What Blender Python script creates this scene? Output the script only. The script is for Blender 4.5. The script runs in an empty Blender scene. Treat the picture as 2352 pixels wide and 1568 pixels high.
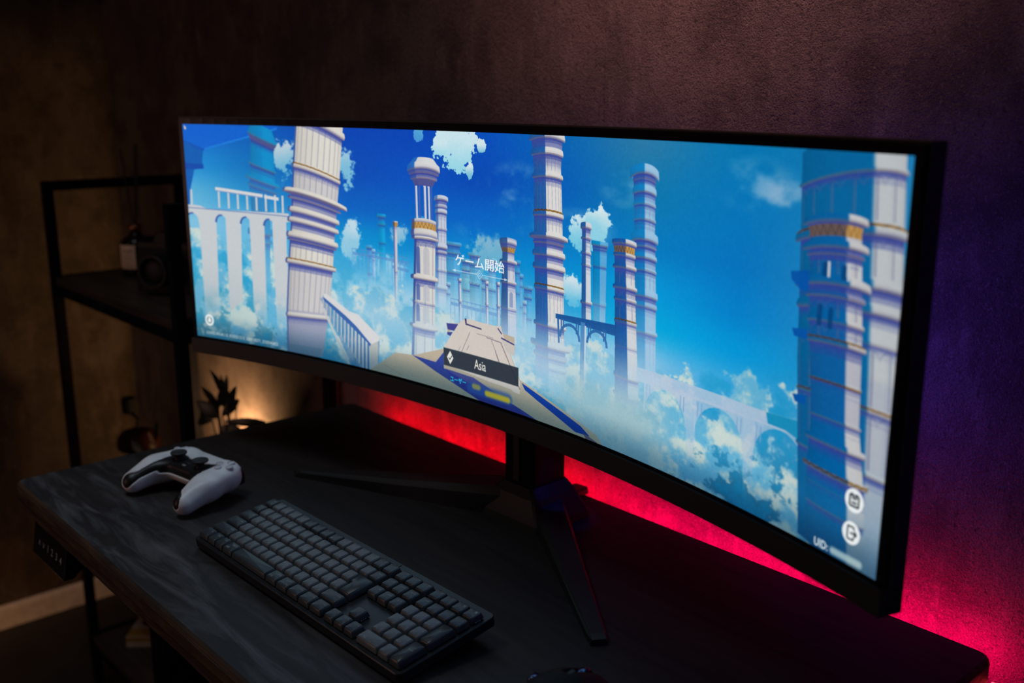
import bpy, bmesh, math, random
import numpy as np
from mathutils import Vector, Matrix

random.seed(4)
PI = math.pi
SCN = bpy.context.scene
COL = SCN.collection
T = 0.846                                   # desk top above the floor (m)

# ------------------------------------------------------------------ camera, world, exposure, room lights and added fills
cam_d = bpy.data.cameras.new('camera')
cam = bpy.data.objects.new('camera', cam_d)
COL.objects.link(cam)
cam.location = (1.5718, -1.0080, T + 0.5635)
cam.rotation_euler = (1.3337, -0.0012, 0.8381)
cam_d.sensor_width = 36.0
cam_d.lens = 36.0 * 2323.5 / 2352
cam_d.clip_start = 0.02
cam_d.dof.use_dof = True
cam_d.dof.focus_distance = 1.16
cam_d.dof.aperture_fstop = 3.6
SCN.camera = cam

SCN.view_settings.view_transform = 'Standard'
SCN.view_settings.look = 'None'
SCN.view_settings.exposure = 0.0
SCN.view_settings.gamma = 1.0
SCN.view_settings.use_curve_mapping = False
SCN.cycles.use_denoising = True
SCN.cycles.max_bounces = 6
SCN.cycles.sample_clamp_indirect = 4.0

world = bpy.data.worlds.new('night')
SCN.world = world
world.use_nodes = True
world.node_tree.nodes['Background'].inputs['Color'].default_value = (1.0, 0.72, 0.56, 1)
world.node_tree.nodes['Background'].inputs['Strength'].default_value = 0.030


def light(name, kind, loc, energy, color, size=0.1, target=None, size_y=None, spread=None):
    d = bpy.data.lights.new(name, kind)
    d.energy, d.color = energy, color
    if kind == 'AREA':
        d.size = size
        if size_y:
            d.shape, d.size_y = 'RECTANGLE', size_y
        if spread:
            d.spread = spread
    else:
        d.shadow_soft_size = size
    o = bpy.data.objects.new(name, d)
    COL.objects.link(o)
    o.location = loc
    if target is not None:
        o.rotation_euler = (Vector(target) - Vector(loc)).to_track_quat('-Z', 'Y').to_euler()
    return o


light('ceiling_lamp_light', 'AREA', (1.00, -0.55, T + 1.50), 1.9, (1.0, 0.50, 0.52), 0.25, (0.80, 0.05, T + 1.02), spread=.95)
light('overhead_fill_light', 'AREA', (0.10, -0.85, T + 1.7), 1.5, (0.76, 0.88, 0.98), 0.5, (0.15, -0.80, T), spread=1.4)  # added cool fill from above, not a known lamp
light('side_fill_light', 'AREA', (-0.60, -2.3, T + .25), 2.4, (1.0, 0.52, 0.40), 0.5, (0.3, -0.5, T))  # added warm fill for the controller and the desk front
light('shelf_lamp_light', 'AREA', (-0.50, -0.005, T - 0.26), 3.0, (1.0, 0.56, 0.24), 0.07, (-1.00, 0.70, T + 0.12))
light('floor_fill_light', 'AREA', (-0.85, -1.25, 0.30), 0.27, (1.0, 0.42, 0.12), 0.1, (-1.2, -0.35, 0.02), spread=1.0)  # added warm fill to brighten the skirting on the left wall
light('monitor_rear_light', 'AREA', (1.0, -0.10, T + 0.30), 0.3, (0.12, 0.06, 1.0), 0.06, (1.12, 0.2, T + 0.28), 0.22)
light('monitor_rear_light_two', 'AREA', (0.62, -0.04, T + 0.34), 0.25, (0.12, 0.08, 1.0), 0.1, (0.62, 0.2, T + 0.3))
light('blue_lamp_light', 'AREA', (2.1, -0.45, T + 0.40), .55, (0.16, 0.06, 1.0), 0.3, (1.7, 0.1, T + 0.35))

# ------------------------------------------------------------------ helpers


def tag(o, label=None, cat=None, group=None, kind=None):
    for k, v in (('label', label), ('category', cat), ('group', group), ('kind', kind)):
        if v:
            o[k] = v
    return o


def thing(name, label, cat, loc=(0, 0, 0), rotz=0., group=None):
    o = bpy.data.objects.new(name, None)
    COL.objects.link(o)
    o.empty_display_size = .05
    o.location, o.rotation_euler = loc, (0, 0, rotz)
    return tag(o, label, cat, group)


def mesh_obj(name, bm, mats, parent=None, label=None, smooth=False, kind=None):
    me = bpy.data.meshes.new(name)
    if isinstance(bm, tuple):
        me.from_pydata(bm[0], [], bm[1])
        if len(bm) > 2:
            me.polygons.foreach_set('material_index', bm[2])
    else:
        bm.to_mesh(me)
        bm.free()
    for m in (mats if isinstance(mats, (list, tuple)) else [mats]):
        me.materials.append(m)
    if smooth:
        me.polygons.foreach_set('use_smooth', [True] * len(me.polygons))
    me.update()
    o = bpy.data.objects.new(name, me)
    COL.objects.link(o)
    if parent:
        o.parent = parent
    return tag(o, label, None, None, kind)


def box(bm, c, s, bevel=0., rot=None, seg=2):
    r = bmesh.ops.create_cube(bm, size=1.)
    vs = r['verts']
    for v in vs:
        v.co = Vector((v.co.x * s[0], v.co.y * s[1], v.co.z * s[2]))
    if bevel:
        es = list({e for v in vs for e in v.link_edges})
        nv = bmesh.ops.bevel(bm, geom=es, offset=bevel, segments=seg, profile=.5, affect='EDGES')
        vs = list({v for f in nv['faces'] for v in f.verts} | {v for v in vs if v.is_valid})
    M = Matrix.Translation(Vector(c))
    if rot is not None:
        M = M @ rot
    for v in vs:
        v.co = M @ v.co
    return vs


def BM():
    return bmesh.new()


def boxm(c, s, bevel=0., rot=None):
    bm = BM()
    box(bm, c, s, bevel, rot)
    return bm


def lathe(bm, prof, n=32, c=(0, 0, 0), rot=None, cap=True):
    """prof: list of (radius, z)"""
    M = Matrix.Translation(Vector(c)) @ (rot or Matrix.Identity(4))
    rings = []
    for r, z in prof:
        rings.append([bm.verts.new(M @ Vector((r * math.cos(2 * PI * i / n), r * math.sin(2 * PI * i / n), z))) for i in range(n)])
    for a, b in zip(rings[:-1], rings[1:]):
        for i in range(n):
            bm.faces.new((a[i], a[(i + 1) % n], b[(i + 1) % n], b[i]))
    if cap:
        bm.faces.new(rings[0][::-1])
        bm.faces.new(rings[-1])
    return bm


def loft(bm, rings, cap=True):
    R = [[bm.verts.new(p) for p in r] for r in rings]
    n = len(R[0])
    for a, b in zip(R[:-1], R[1:]):
        for i in range(n):
            bm.faces.new((a[i], a[(i + 1) % n], b[(i + 1) % n], b[i]))
    if cap:
        bm.faces.new(R[0][::-1])
        bm.faces.new(R[-1])
    return bm


def tube(bm, pts, r, n=8):
    pts = [Vector(p) for p in pts]
    rings = []
    for i, p in enumerate(pts):
        d = (pts[min(i + 1, len(pts) - 1)] - pts[max(i - 1, 0)]).normalized()
        u = d.cross(Vector((0, 0, 1)) if abs(d.z) < .95 else Vector((1, 0, 0))).normalized()
        w = d.cross(u)
        rr = r[i] if isinstance(r, (list, tuple)) else r
        rings.append([p + (u * math.cos(2 * PI * k / n) + w * math.sin(2 * PI * k / n)) * rr for k in range(n)])
    return loft(bm, rings)


def rrect(w, h, r, seg=4, cx=0., cy=0.):
    pts = []
    for sx, sy, a0 in ((1, 1, 0), (-1, 1, PI / 2), (-1, -1, PI), (1, -1, 3 * PI / 2)):
        for i in range(seg + 1):
            a = a0 + PI / 2 * i / seg
            pts.append((cx + sx * (w / 2 - r) + r * math.cos(a), cy + sy * (h / 2 - r) + r * math.sin(a)))
    return pts


def inset(poly, d):
    n = len(poly)
    out = []
    for i in range(n):
        a, b, c = Vector(poly[i - 1]), Vector(poly[i]), Vector(poly[(i + 1) % n])
        e1, e2 = (b - a).normalized(), (c - b).normalized()
        n1, n2 = Vector((-e1.y, e1.x)), Vector((-e2.y, e2.x))
        m = (n1 + n2)
        m = m / max(.3, m.dot(n1)) if m.length > 1e-6 else n1
        out.append(tuple(b + m * d))
    return out


def round_poly(poly, r, seg=3):
    """rounds the corners of a counter-clockwise polygon"""
    n, out = len(poly), []
    for i in range(n):
        a, b, c = Vector(poly[i - 1]), Vector(poly[i]), Vector(poly[(i + 1) % n])
        u, v = (a - b), (c - b)
        rr = min(r, u.length * .49, v.length * .49)
        u, v = b + u.normalized() * rr, b + v.normalized() * rr
        for k in range(seg + 1):
            t = k / seg
            out.append(tuple(u * (1 - t) ** 2 + b * 2 * t * (1 - t) + v * t * t))
    return out


_text_cache = {}


def text_tris(s, bold=0.):
    """triangles (n, 3, 2) of a string set in Blender's own fonts"""
    key = (s, bold)
    if key not in _text_cache:
        cu = bpy.data.curves.new('lettering', 'FONT')
        cu.body, cu.size, cu.resolution_u, cu.offset = s, 1., 3, bold
        ob = bpy.data.objects.new('lettering', cu)
        COL.objects.link(ob)
        bpy.context.view_layer.update()
        me = bpy.data.meshes.new_from_object(ob.evaluated_get(bpy.context.evaluated_depsgraph_get()))
        me.calc_loop_triangles()
        v = np.array([q.co[:2] for q in me.vertices], np.float32).reshape(-1, 2)
        t = np.array([q.vertices[:] for q in me.loop_triangles], int).reshape(-1, 3)
        _text_cache[key] = v[t] if len(t) else None
        bpy.data.objects.remove(ob)
        bpy.data.curves.remove(cu)
        bpy.data.meshes.remove(me)
    return _text_cache[key]


def add_text(bm, s, height, place, mat_index, align=0., bold=0., cap=.72):
    """adds lettering as faces; place(x, y) -> Vector; align 0 left, .5 middle, 1 right"""
    tr = text_tris(s, bold)
    if tr is None:
        return
    k = height / cap
    w = tr[..., 0].max() + tr[..., 0].min()
    tr = (tr - np.array((w * align, 0))) * k
    for t in tr:
        try:
            f = bm.faces.new([bm.verts.new(place(float(p[0]), float(p[1]))) for p in t])
            f.material_index = mat_index
        except ValueError:
            pass


def surface_nets(F, org, h):
    """closed mesh of F < 0 on a regular grid"""
    nx, ny, nz = F.shape
    ins = F < 0
    acc = np.zeros((nx - 1, ny - 1, nz - 1, 3), np.float32)
    cnt = np.zeros((nx - 1, ny - 1, nz - 1), np.float32)
    sl = lambda o, n: slice(o, n - 1 + o)
    for ax in range(3):
        for b in (0, 1):
            for c in (0, 1):
                o0 = [0, 0, 0]
                o1 = [0, 0, 0]
                oth = [k for k in range(3) if k != ax]
                o0[oth[0]] = o1[oth[0]] = b
                o0[oth[1]] = o1[oth[1]] = c
                o1[ax] = 1
                A = F[sl(o0[0], nx), sl(o0[1], ny), sl(o0[2], nz)]
                B = F[sl(o1[0], nx), sl(o1[1], ny), sl(o1[2], nz)]
                m = (A < 0) != (B < 0)
                t = np.where(m, A / np.where(m, A - B, 1), 0)
                for k in range(3):
                    acc[..., k] += np.where(m, o0[k] + (t if k == ax else 0), 0)
                cnt += m
    act = cnt > 0
    vid = np.full(act.shape, -1, int)
    vid[act] = np.arange(act.sum())
    ii = np.stack(np.nonzero(act), 1)
    V = (ii + acc[act] / cnt[act][:, None]) * h + np.array(org)
    quads = []
    for ax in range(3):
        oth = [(1, 2), (2, 0), (0, 1)][ax]
        s0 = [slice(1, -1)] * 3
        s1 = [slice(1, -1)] * 3
        s0[ax], s1[ax] = slice(0, -1), slice(1, None)
        a, b = ins[tuple(s0)], ins[tuple(s1)]
        for flip in (False, True):
            m = (a & ~b) if not flip else (~a & b)
            p = np.stack(np.nonzero(m), 1)
            for k in oth:
                p[:, k] += 1
            u, v = oth
            def cell(du, dv):
                q = p.copy()
                q[:, u] -= du
                q[:, v] -= dv
                return vid[q[:, 0], q[:, 1], q[:, 2]]
            Q = np.stack([cell(1, 1), cell(0, 1), cell(0, 0), cell(1, 0)], 1)
            quads.append(Q[:, ::-1] if flip else Q)
    return V, np.concatenate(quads)


def sdf_obj(name, fn, lo, hi, h, mat_, parent, label=None):
    ax = [np.arange(a - 2 * h, b + 3 * h, h, dtype=np.float32) for a, b in zip(lo, hi)]
    G = np.meshgrid(*ax, indexing='ij')
    V, Q = surface_nets(fn(*G).astype(np.float32), (ax[0][0], ax[1][0], ax[2][0]), h)
    return mesh_obj(name, (V.tolist(), Q.tolist()), mat_, parent, label, smooth=True)


def smin(a, b, k):
    h = np.clip(.5 + .5 * (b - a) / k, 0, 1)
    return b * (1 - h) + a * h - k * h * (1 - h)


def smax(a, b, k):
    return -smin(-a, -b, k)


# ------------------------------------------------------------------ materials


def mat(name, color, rough=.5, metal=0., spec=.5, noise=None, bump=None, emit=None, coat=0., trans=0.):
    """noise = (scale, second colour, low, high); bump = (scale, strength, distance)"""
    m = bpy.data.materials.new(name)
    m.use_nodes = True
    nt = m.node_tree
    b = nt.nodes['Principled BSDF']
    b.inputs['Base Color'].default_value = (*color, 1)
    b.inputs['Roughness'].default_value = rough
    b.inputs['Metallic'].default_value = metal
    b.inputs['Specular IOR Level'].default_value = spec
    b.inputs['Coat Weight'].default_value = coat
    b.inputs['Transmission Weight'].default_value = trans
    tc = nt.nodes.new('ShaderNodeTexCoord')
    sc = noise or (40., tuple(c * .82 for c in color), .4, .65)
    nz = nt.nodes.new('ShaderNodeTexNoise')
    nz.inputs['Scale'].default_value = sc[0]
    nz.inputs['Detail'].default_value = 6
    nt.links.new(tc.outputs['Object'], nz.inputs['Vector'])
    mr = nt.nodes.new('ShaderNodeMapRange')
    mr.inputs['From Min'].default_value, mr.inputs['From Max'].default_value = sc[2], sc[3]
    nt.links.new(nz.outputs['Fac'], mr.inputs['Value'])
    mx = nt.nodes.new('ShaderNodeMix')
    mx.data_type = 'RGBA'
    mx.inputs['A'].default_value = (*color, 1)
    mx.inputs['B'].default_value = (*sc[1], 1)
    nt.links.new(mr.outputs['Result'], mx.inputs['Factor'])
    nt.links.new(mx.outputs['Result'], b.inputs['Base Color'])
    if bump:
        n2 = nt.nodes.new('ShaderNodeTexNoise')
        n2.inputs['Scale'].default_value = bump[0]
        n2.inputs['Detail'].default_value = 4
        nt.links.new(tc.outputs['Object'], n2.inputs['Vector'])
        bp = nt.nodes.new('ShaderNodeBump')
        bp.inputs['Strength'].default_value, bp.inputs['Distance'].default_value = bump[1], bump[2]
        nt.links.new(n2.outputs['Fac'], bp.inputs['Height'])
        nt.links.new(bp.outputs['Normal'], b.inputs['Normal'])
    if emit:
        b.inputs['Emission Color'].default_value = (*emit[0], 1)
        b.inputs['Emission Strength'].default_value = emit[1]
    return m


def wall_material(name, ca, cb, cc):
    """mottled trowelled plaster paper: broad blotches, small pits and a rough surface"""
    m = bpy.data.materials.new(name)
    m.use_nodes = True
    nt = m.node_tree
    L = nt.links.new
    b = nt.nodes['Principled BSDF']
    b.inputs['Roughness'].default_value = .85
    b.inputs['Specular IOR Level'].default_value = .2
    tc = nt.nodes.new('ShaderNodeTexCoord')

    def nz(scale, detail, rough=.55, stretch=None):
        n = nt.nodes.new('ShaderNodeTexNoise')
        n.inputs['Scale'].default_value, n.inputs['Detail'].default_value, n.inputs['Roughness'].default_value = scale, detail, rough
        if stretch:
            mp = nt.nodes.new('ShaderNodeMapping')
            mp.inputs['Scale'].default_value = stretch
            L(tc.outputs['Object'], mp.inputs['Vector'])
            L(mp.outputs['Vector'], n.inputs['Vector'])
        else:
            L(tc.outputs['Object'], n.inputs['Vector'])
        return n.outputs['Fac']

    def rng(s, a, b_, lo=0., hi=1.):
        r = nt.nodes.new('ShaderNodeMapRange')
        r.inputs['From Min'].default_value, r.inputs['From Max'].default_value = a, b_
        r.inputs['To Min'].default_value, r.inputs['To Max'].default_value = lo, hi
        L(s, r.inputs['Value'])
        return r.outputs['Result']

    def mix(f, a, b_):
        x = nt.nodes.new('ShaderNodeMix')
        x.data_type = 'RGBA'
        L(f, x.inputs['Factor'])
        for s, k in ((a, 'A'), (b_, 'B')):
            if isinstance(s, tuple):
                x.inputs[k].default_value = (*s, 1)
            else:
                L(s, x.inputs[k])
        return x.outputs['Result']
    c = mix(rng(nz(5., 6, .6, (1, 1, .6)), .38, .64), ca, cb)
    c = mix(rng(nz(24., 5, .65, (1.6, 1.6, .5)), .5, .72, 0, .75), c, cc)
    c = mix(rng(nz(13., 4, .6), .48, .66, 0, .75), c, tuple(v * .8 for v in cb))
    c = mix(rng(nz(130., 3), .60, .70, 0, .8), c, tuple(v * .35 for v in ca))
    c = mix(rng(nz(420., 4, .7), .46, .68, 0, .75), c, tuple(v * .30 for v in ca))
    c = mix(rng(nz(330., 4, .7, (1, 1, .8)), .56, .70, 0, .6), c, tuple(min(1, v * 1.7) for v in ca))
    L(c, b.inputs['Base Color'])
    hsum = nt.nodes.new('ShaderNodeMath')
    hsum.operation = 'ADD'
    L(rng(nz(150., 4), .3, .7, 0, .6), hsum.inputs[0])
    L(rng(nz(420., 3), .3, .7, 0, .5), hsum.inputs[1])
    bp = nt.nodes.new('ShaderNodeBump')
    bp.inputs['Strength'].default_value, bp.inputs['Distance'].default_value = .65, .0035
    L(hsum.outputs['Value'], bp.inputs['Height'])
    L(bp.outputs['Normal'], b.inputs['Normal'])
    return m


def wood_material(name, ca, cb, rough, stretch=(1.2, 14, 14), scale=3., wear_sheen=None, bump=.0004):
    m = bpy.data.materials.new(name)
    m.use_nodes = True
    nt = m.node_tree
    L = nt.links.new
    b = nt.nodes['Principled BSDF']
    b.inputs['Specular IOR Level'].default_value = .28
    tc = nt.nodes.new('ShaderNodeTexCoord')
    mp = nt.nodes.new('ShaderNodeMapping')
    mp.inputs['Scale'].default_value = stretch
    L(tc.outputs['Object'], mp.inputs['Vector'])
    n = nt.nodes.new('ShaderNodeTexNoise')
    n.inputs['Scale'].default_value, n.inputs['Detail'].default_value, n.inputs['Distortion'].default_value = scale, 9, 1.2
    L(mp.outputs['Vector'], n.inputs['Vector'])
    x = nt.nodes.new('ShaderNodeMix')
    x.data_type = 'RGBA'
    x.inputs['A'].default_value, x.inputs['B'].default_value = (*ca, 1), (*cb, 1)
    r = nt.nodes.new('ShaderNodeMapRange')
    r.inputs['From Min'].default_value, r.inputs['From Max'].default_value = .38, .66
    L(n.outputs['Fac'], r.inputs['Value'])
    L(r.outputs['Result'], x.inputs['Factor'])
    if wear_sheen:
        # rubbed pale streaks and scuffs along the front, with bluish sheen painted in
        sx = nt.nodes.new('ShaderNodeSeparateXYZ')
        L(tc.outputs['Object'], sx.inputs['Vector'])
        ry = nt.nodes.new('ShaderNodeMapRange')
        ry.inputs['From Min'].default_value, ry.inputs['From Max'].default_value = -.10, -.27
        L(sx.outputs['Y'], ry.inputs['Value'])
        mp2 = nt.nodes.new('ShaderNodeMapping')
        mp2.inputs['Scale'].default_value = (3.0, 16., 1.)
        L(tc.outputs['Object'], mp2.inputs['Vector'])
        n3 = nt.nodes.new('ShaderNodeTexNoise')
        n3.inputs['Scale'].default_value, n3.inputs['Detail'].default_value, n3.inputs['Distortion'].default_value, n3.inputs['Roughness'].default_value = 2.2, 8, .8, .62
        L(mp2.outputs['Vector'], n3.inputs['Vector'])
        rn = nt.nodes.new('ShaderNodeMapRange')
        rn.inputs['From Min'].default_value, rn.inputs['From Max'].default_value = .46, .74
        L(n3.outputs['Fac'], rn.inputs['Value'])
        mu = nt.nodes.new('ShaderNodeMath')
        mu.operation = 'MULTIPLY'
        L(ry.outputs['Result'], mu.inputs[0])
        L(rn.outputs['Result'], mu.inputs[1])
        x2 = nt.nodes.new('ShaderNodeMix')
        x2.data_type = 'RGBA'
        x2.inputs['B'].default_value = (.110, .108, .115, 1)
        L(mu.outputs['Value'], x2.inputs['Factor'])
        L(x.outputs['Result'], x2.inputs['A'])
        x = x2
    L(x.outputs['Result'], b.inputs['Base Color'])
    r2 = nt.nodes.new('ShaderNodeMapRange')
    r2.inputs['To Min'].default_value, r2.inputs['To Max'].default_value = rough - .08, rough + .10
    L(n.outputs['Fac'], r2.inputs['Value'])
    L(r2.outputs['Result'], b.inputs['Roughness'])
    bp = nt.nodes.new('ShaderNodeBump')
    bp.inputs['Strength'].default_value, bp.inputs['Distance'].default_value = .5, bump
    L(n.outputs['Fac'], bp.inputs['Height'])
    L(bp.outputs['Normal'], b.inputs['Normal'])
    return m


M_WALL_B = wall_material('trowelled_wallpaper', (.17, .13, .115), (.085, .064, .058), (.22, .175, .155))
M_WALL_L = wall_material('trowelled_wallpaper_left', (.13, .095, .07), (.06, .042, .03), (.16, .125, .095))
M_FLOOR = mat('dark_floor', (.020, .016, .014), .6, noise=(6., (.012, .010, .009), .4, .6))
M_BASE = mat('white_skirting', (.78, .72, .66), .45)
M_DESK = wood_material('black_stained_wood', (.026, .022, .022), (.015, .013, .014), .50, wear_sheen=True)
M_EDGE = wood_material('stained_wood_edge', (.060, .032, .018), (.018, .010, .007), .5, (2.5, 20, 30), 2.4, bump=.0015)
M_BLACK = mat('black_powder_coat', (.012, .012, .013), .5, bump=(900., .15, .0002))
M_STEEL = mat('black_steel', (.005, .005, .006), .7, spec=.06)
M_SHELF = wood_material('dark_shelf_wood', (.045, .028, .020), (.022, .014, .010), .5)
M_PLASTIC = mat('black_plastic', (.008, .008, .009), .55, spec=.10, bump=(700., .2, .0002))
M_GLOSS = mat('glossy_black', (.006, .006, .007), .16)
M_MONFRAME = mat('monitor_black', (.012, .011, .012), .45, bump=(800., .15, .0002))
M_LOGO = mat('dark_grey_print', (.05, .045, .045), .3)
M_GREY = mat('grey_print', (.30, .28, .27), .5)
# ------------------------------------------------------------------ picture shown on the screen (drawn with numpy)
SC = 0.75                                   # drawn at 2880 x 810; coordinates below are 3840 x 1080
PW, PH = 2880, 810


def paint_screen(text_tris):
    rng = np.random.default_rng(7)
    gx = ((np.arange(PW) + .5) / SC).astype(np.float32)
    gy = ((np.arange(PH) + .5) / SC).astype(np.float32)
    X, Y = np.meshgrid(gx, gy)

    def smooth(a, b, x):
        t = np.clip((x - a) / (b - a), 0, 1)
        return t * t * (3 - 2 * t)

    def noise(sx, sy, octs=5, seed=0, gain=.5):
        r = np.random.default_rng(seed)
        out = np.zeros((PH, PW), np.float32)
        amp, tot = 1., 0.
        for _ in range(octs):
            nx, ny = int(3840 / sx) + 3, int(1080 / sy) + 3
            g = r.random((ny, nx)).astype(np.float32)
            fx, fy = gx / sx, gy / sy
            ix, iy = fx.astype(int), fy.astype(int)
            tx, ty = fx - ix, fy - iy
            tx = tx * tx * (3 - 2 * tx)
            ty = (ty * ty * (3 - 2 * ty))[:, None]
            a = g[iy][:, ix] * (1 - tx) + g[iy][:, ix + 1] * tx
            b = g[iy + 1][:, ix] * (1 - tx) + g[iy + 1][:, ix + 1] * tx
            out += amp * (a * (1 - ty) + b * ty)
            tot += amp
            amp *= gain
            sx, sy = sx / 2, sy / 2
        return out / tot

    img = np.zeros((PH, PW, 3), np.float32)

    # ---- sky: smooth interpolation of a few measured sky colours
    cols = [0, 480, 1100, 1500, 1900, 2350, 2800, 3250, 3840]
    rows = [0, 180, 340, 480, 600, 720, 1080]
    sky = [
        [(0, 92, 205), (0, 88, 180), (0, 68, 178), (0, 68, 178), (0, 76, 186), (0, 98, 178), (40, 120, 165), (0, 118, 178), (30, 130, 190)],
        [(20, 140, 210), (0, 110, 185), (0, 75, 178), (0, 78, 186), (0, 72, 178), (0, 92, 182), (8, 118, 172), (0, 118, 186), (40, 140, 195)],
        [(90, 175, 215), (30, 140, 200), (0, 95, 190), (0, 96, 190), (0, 100, 194), (0, 112, 190), (0, 122, 190), (0, 116, 190), (60, 150, 200)],
        [(125, 190, 222), (100, 180, 220), (0, 140, 205), (0, 132, 204), (0, 134, 205), (0, 138, 206), (0, 150, 212), (0, 128, 202), (60, 150, 205)],
        [(120, 190, 220), (90, 180, 220), (60, 165, 215), (70, 170, 220), (90, 175, 215), (40, 155, 212), (0, 165, 218), (0, 150, 216), (60, 150, 205)],
        [(100, 185, 215), (90, 180, 215), (140, 200, 225), (150, 200, 225), (165, 205, 225), (120, 190, 225), (120, 188, 226), (60, 165, 218), (60, 150, 205)],
        [(70, 140, 160), (75, 140, 160), (140, 175, 185), (130, 160, 175), (120, 150, 170), (150, 180, 185), (110, 160, 175), (40, 120, 160), (40, 110, 150)]]
    sky = np.array(sky, np.float32)
    fx = np.interp(gx, cols, np.arange(len(cols)))
    fy = np.interp(gy, rows, np.arange(len(rows)))
    ix, iy = np.minimum(fx.astype(int), 7), np.minimum(fy.astype(int), 5)
    tx, ty = fx - ix, fy - iy
    tx = (tx * tx * (3 - 2 * tx) * .5 + tx * .5)[None, :, None]
    ty = (ty * ty * (3 - 2 * ty) * .5 + ty * .5)[:, None, None]
    img[:] = (sky[iy][:, ix] * (1 - tx) + sky[iy][:, ix + 1] * tx) * (1 - ty) + (sky[iy + 1][:, ix] * (1 - tx) + sky[iy + 1][:, ix + 1] * tx) * ty

    def blend(a, col):
        a = a[..., None]
        img[:] = img * (1 - a) + np.asarray(col, np.float32) * a

    # ---- high thin clouds
    n1 = noise(260, 120, 5, 11)
    n2 = noise(90, 60, 4, 12)
    thin = smooth(.5, .74, n1 * .7 + n2 * .3)
    for cx, cy, rx, ry, k in [(2140, 190, 150, 90, .55), (2480, 320, 190, 70, .5), (2700, 165, 120, 60, .45), (3300, 110, 170, 80, .55),
                              (3430, 130, 120, 60, .6), (2000, 215, 110, 60, .35), (1920, 400, 160, 60, .3), (2200, 310, 90, 70, .4)]:
        m = np.clip(1.15 - np.hypot((X - cx) / rx, (Y - cy) / ry), 0, 1)
        blend(np.clip(m * 1.4, 0, 1) * smooth(.36, .66, n1 * .45 + n2 * .55) * k, (160, 188, 214))

    # ---- puffy clouds with crisp edges
    nb = noise(70, 52, 5, 21, .68)
    nc = noise(300, 200, 4, 23)
    nb2 = noise(22, 18, 3, 25, .6)

    def puff(cx, cy, rx, ry, edge=.05, rough=1.5, top=(206, 226, 230), low=(120, 190, 215), k=1.):
        d = np.hypot((X - cx) / rx, (Y - cy) / ry)
        f = 1 - d + (nb - .5) * rough + (nb2 - .5) * .7
        a = smooth(0, edge, f) * k
        t = smooth(-.9, .9, (Y - cy) / ry + (nc - .5) * 2.2)[..., None]
        col = np.array(top, np.float32) * (1 - t) + np.array(low, np.float32) * t
        img[:] = img * (1 - a[..., None]) + col * a[..., None]

    puff(1775, 40, 120, 105, .04, 1.3, (200, 226, 234), (150, 212, 228))
    puff(1690, 62, 60, 40, .04, 1.2, (200, 226, 234), (150, 212, 228))
    puff(1935, 52, 26, 26, .05, 1.2)
    puff(1562, 20, 34, 34, .05, 1.2, (90, 170, 215), (70, 150, 210))
    puff(1866, 150, 20, 30, .05, 1.2)
    puff(665, 150, 95, 90, .35, 1.6, (190, 205, 215), (110, 180, 210))
    puff(1090, 170, 60, 90, .4, 1.6, (160, 200, 220), (120, 185, 215))
    puff(2530, 330, 95, 75, .2, .9, (226, 232, 234), (110, 195, 222))
    puff(2580, 290, 70, 60, .2, .9, (230, 234, 234), (140, 205, 225))
    puff(2455, 540, 75, 70, .3, .9, (205, 222, 230), (90, 185, 220))
    puff(1425, 440, 60, 50, .5, 1.6, (150, 190, 215), (110, 180, 215))
    puff(1990, 470, 140, 90, .5, .8, (150, 190, 205), (120, 180, 205), .8)
    puff(1110, 500, 70, 110, .35, 1.6, (190, 215, 228), (120, 190, 220))
    puff(1350, 600, 120, 80, .4, .9, (150, 205, 228), (130, 195, 225), .8)

    # ---- sea of clouds
    na = noise(150, 110, 6, 31, .6)
    nd = noise(100, 80, 5, 33, .6)
    lim = np.interp(gx, [0, 600, 1000, 1500, 2300, 2800, 3100, 3500, 3840], [480, 520, 590, 640, 680, 700, 650, 560, 560])[None, :]
    dens = smooth(-60, 130, Y - lim)
    a = smooth(.45, .52, na + (dens - 1) * .4) * smooth(0, .5, dens)
    lo = smooth(.38, .62, nd)[..., None]
    cc = np.array((96, 176, 212), np.float32) * (1 - lo) + np.array((198, 214, 210), np.float32) * lo
    img[:] = img * (1 - a[..., None]) + cc * a[..., None]
    deep = smooth(.5, .66, 1 - na) * dens * .9
    blend(deep * .75, (20, 150, 200))

    # ---- polygons
    def mask(pts, blur=0):
        p = np.array(pts, np.float32) * SC
        x0, y0 = int(max(0, np.floor(p[:, 0].min()) - 1)), int(max(0, np.floor(p[:, 1].min()) - 1))
        x1, y1 = int(min(PW, np.ceil(p[:, 0].max()) + 2)), int(min(PH, np.ceil(p[:, 1].max()) + 2))
        if x1 <= x0 or y1 <= y0:
            return None
        cov = np.zeros((y1 - y0, x1 - x0), np.float32)
        xx = np.arange(x0, x1, dtype=np.float32)
        q = np.roll(p, -1, 0)
        for r in range(y0, y1):
            for k in (.17, .5, .83):
                y = r + k
                c = (p[:, 1] <= y) != (q[:, 1] <= y)
                if not c.any():
                    continue
                xs = np.sort(p[c, 0] + (y - p[c, 1]) / (q[c, 1] - p[c, 1]) * (q[c, 0] - p[c, 0]))
                for a_, b_ in zip(xs[::2], xs[1::2]):
                    cov[r - y0] += (np.clip(xx + 1 - a_, 0, 1) - np.clip(xx + 1 - b_, 0, 1)) / 3
        return x0, y0, x1, y1, cov

    def poly(pts, col, alpha=1., fade=None):
        """fade = (y0, y1): alpha falls from full to nothing between these rows"""
        m = mask(pts)
        if m is None:
            return
        x0, y0, x1, y1, cov = m
        a = cov * alpha
        if fade:
            a = a * (1 - smooth(fade[0], fade[1], Y[y0:y1, x0:x1]))
        a = np.clip(a, 0, 1)[..., None]
        col = np.asarray(col, np.float32)
        img[y0:y1, x0:x1] = img[y0:y1, x0:x1] * (1 - a) + col * a

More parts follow.
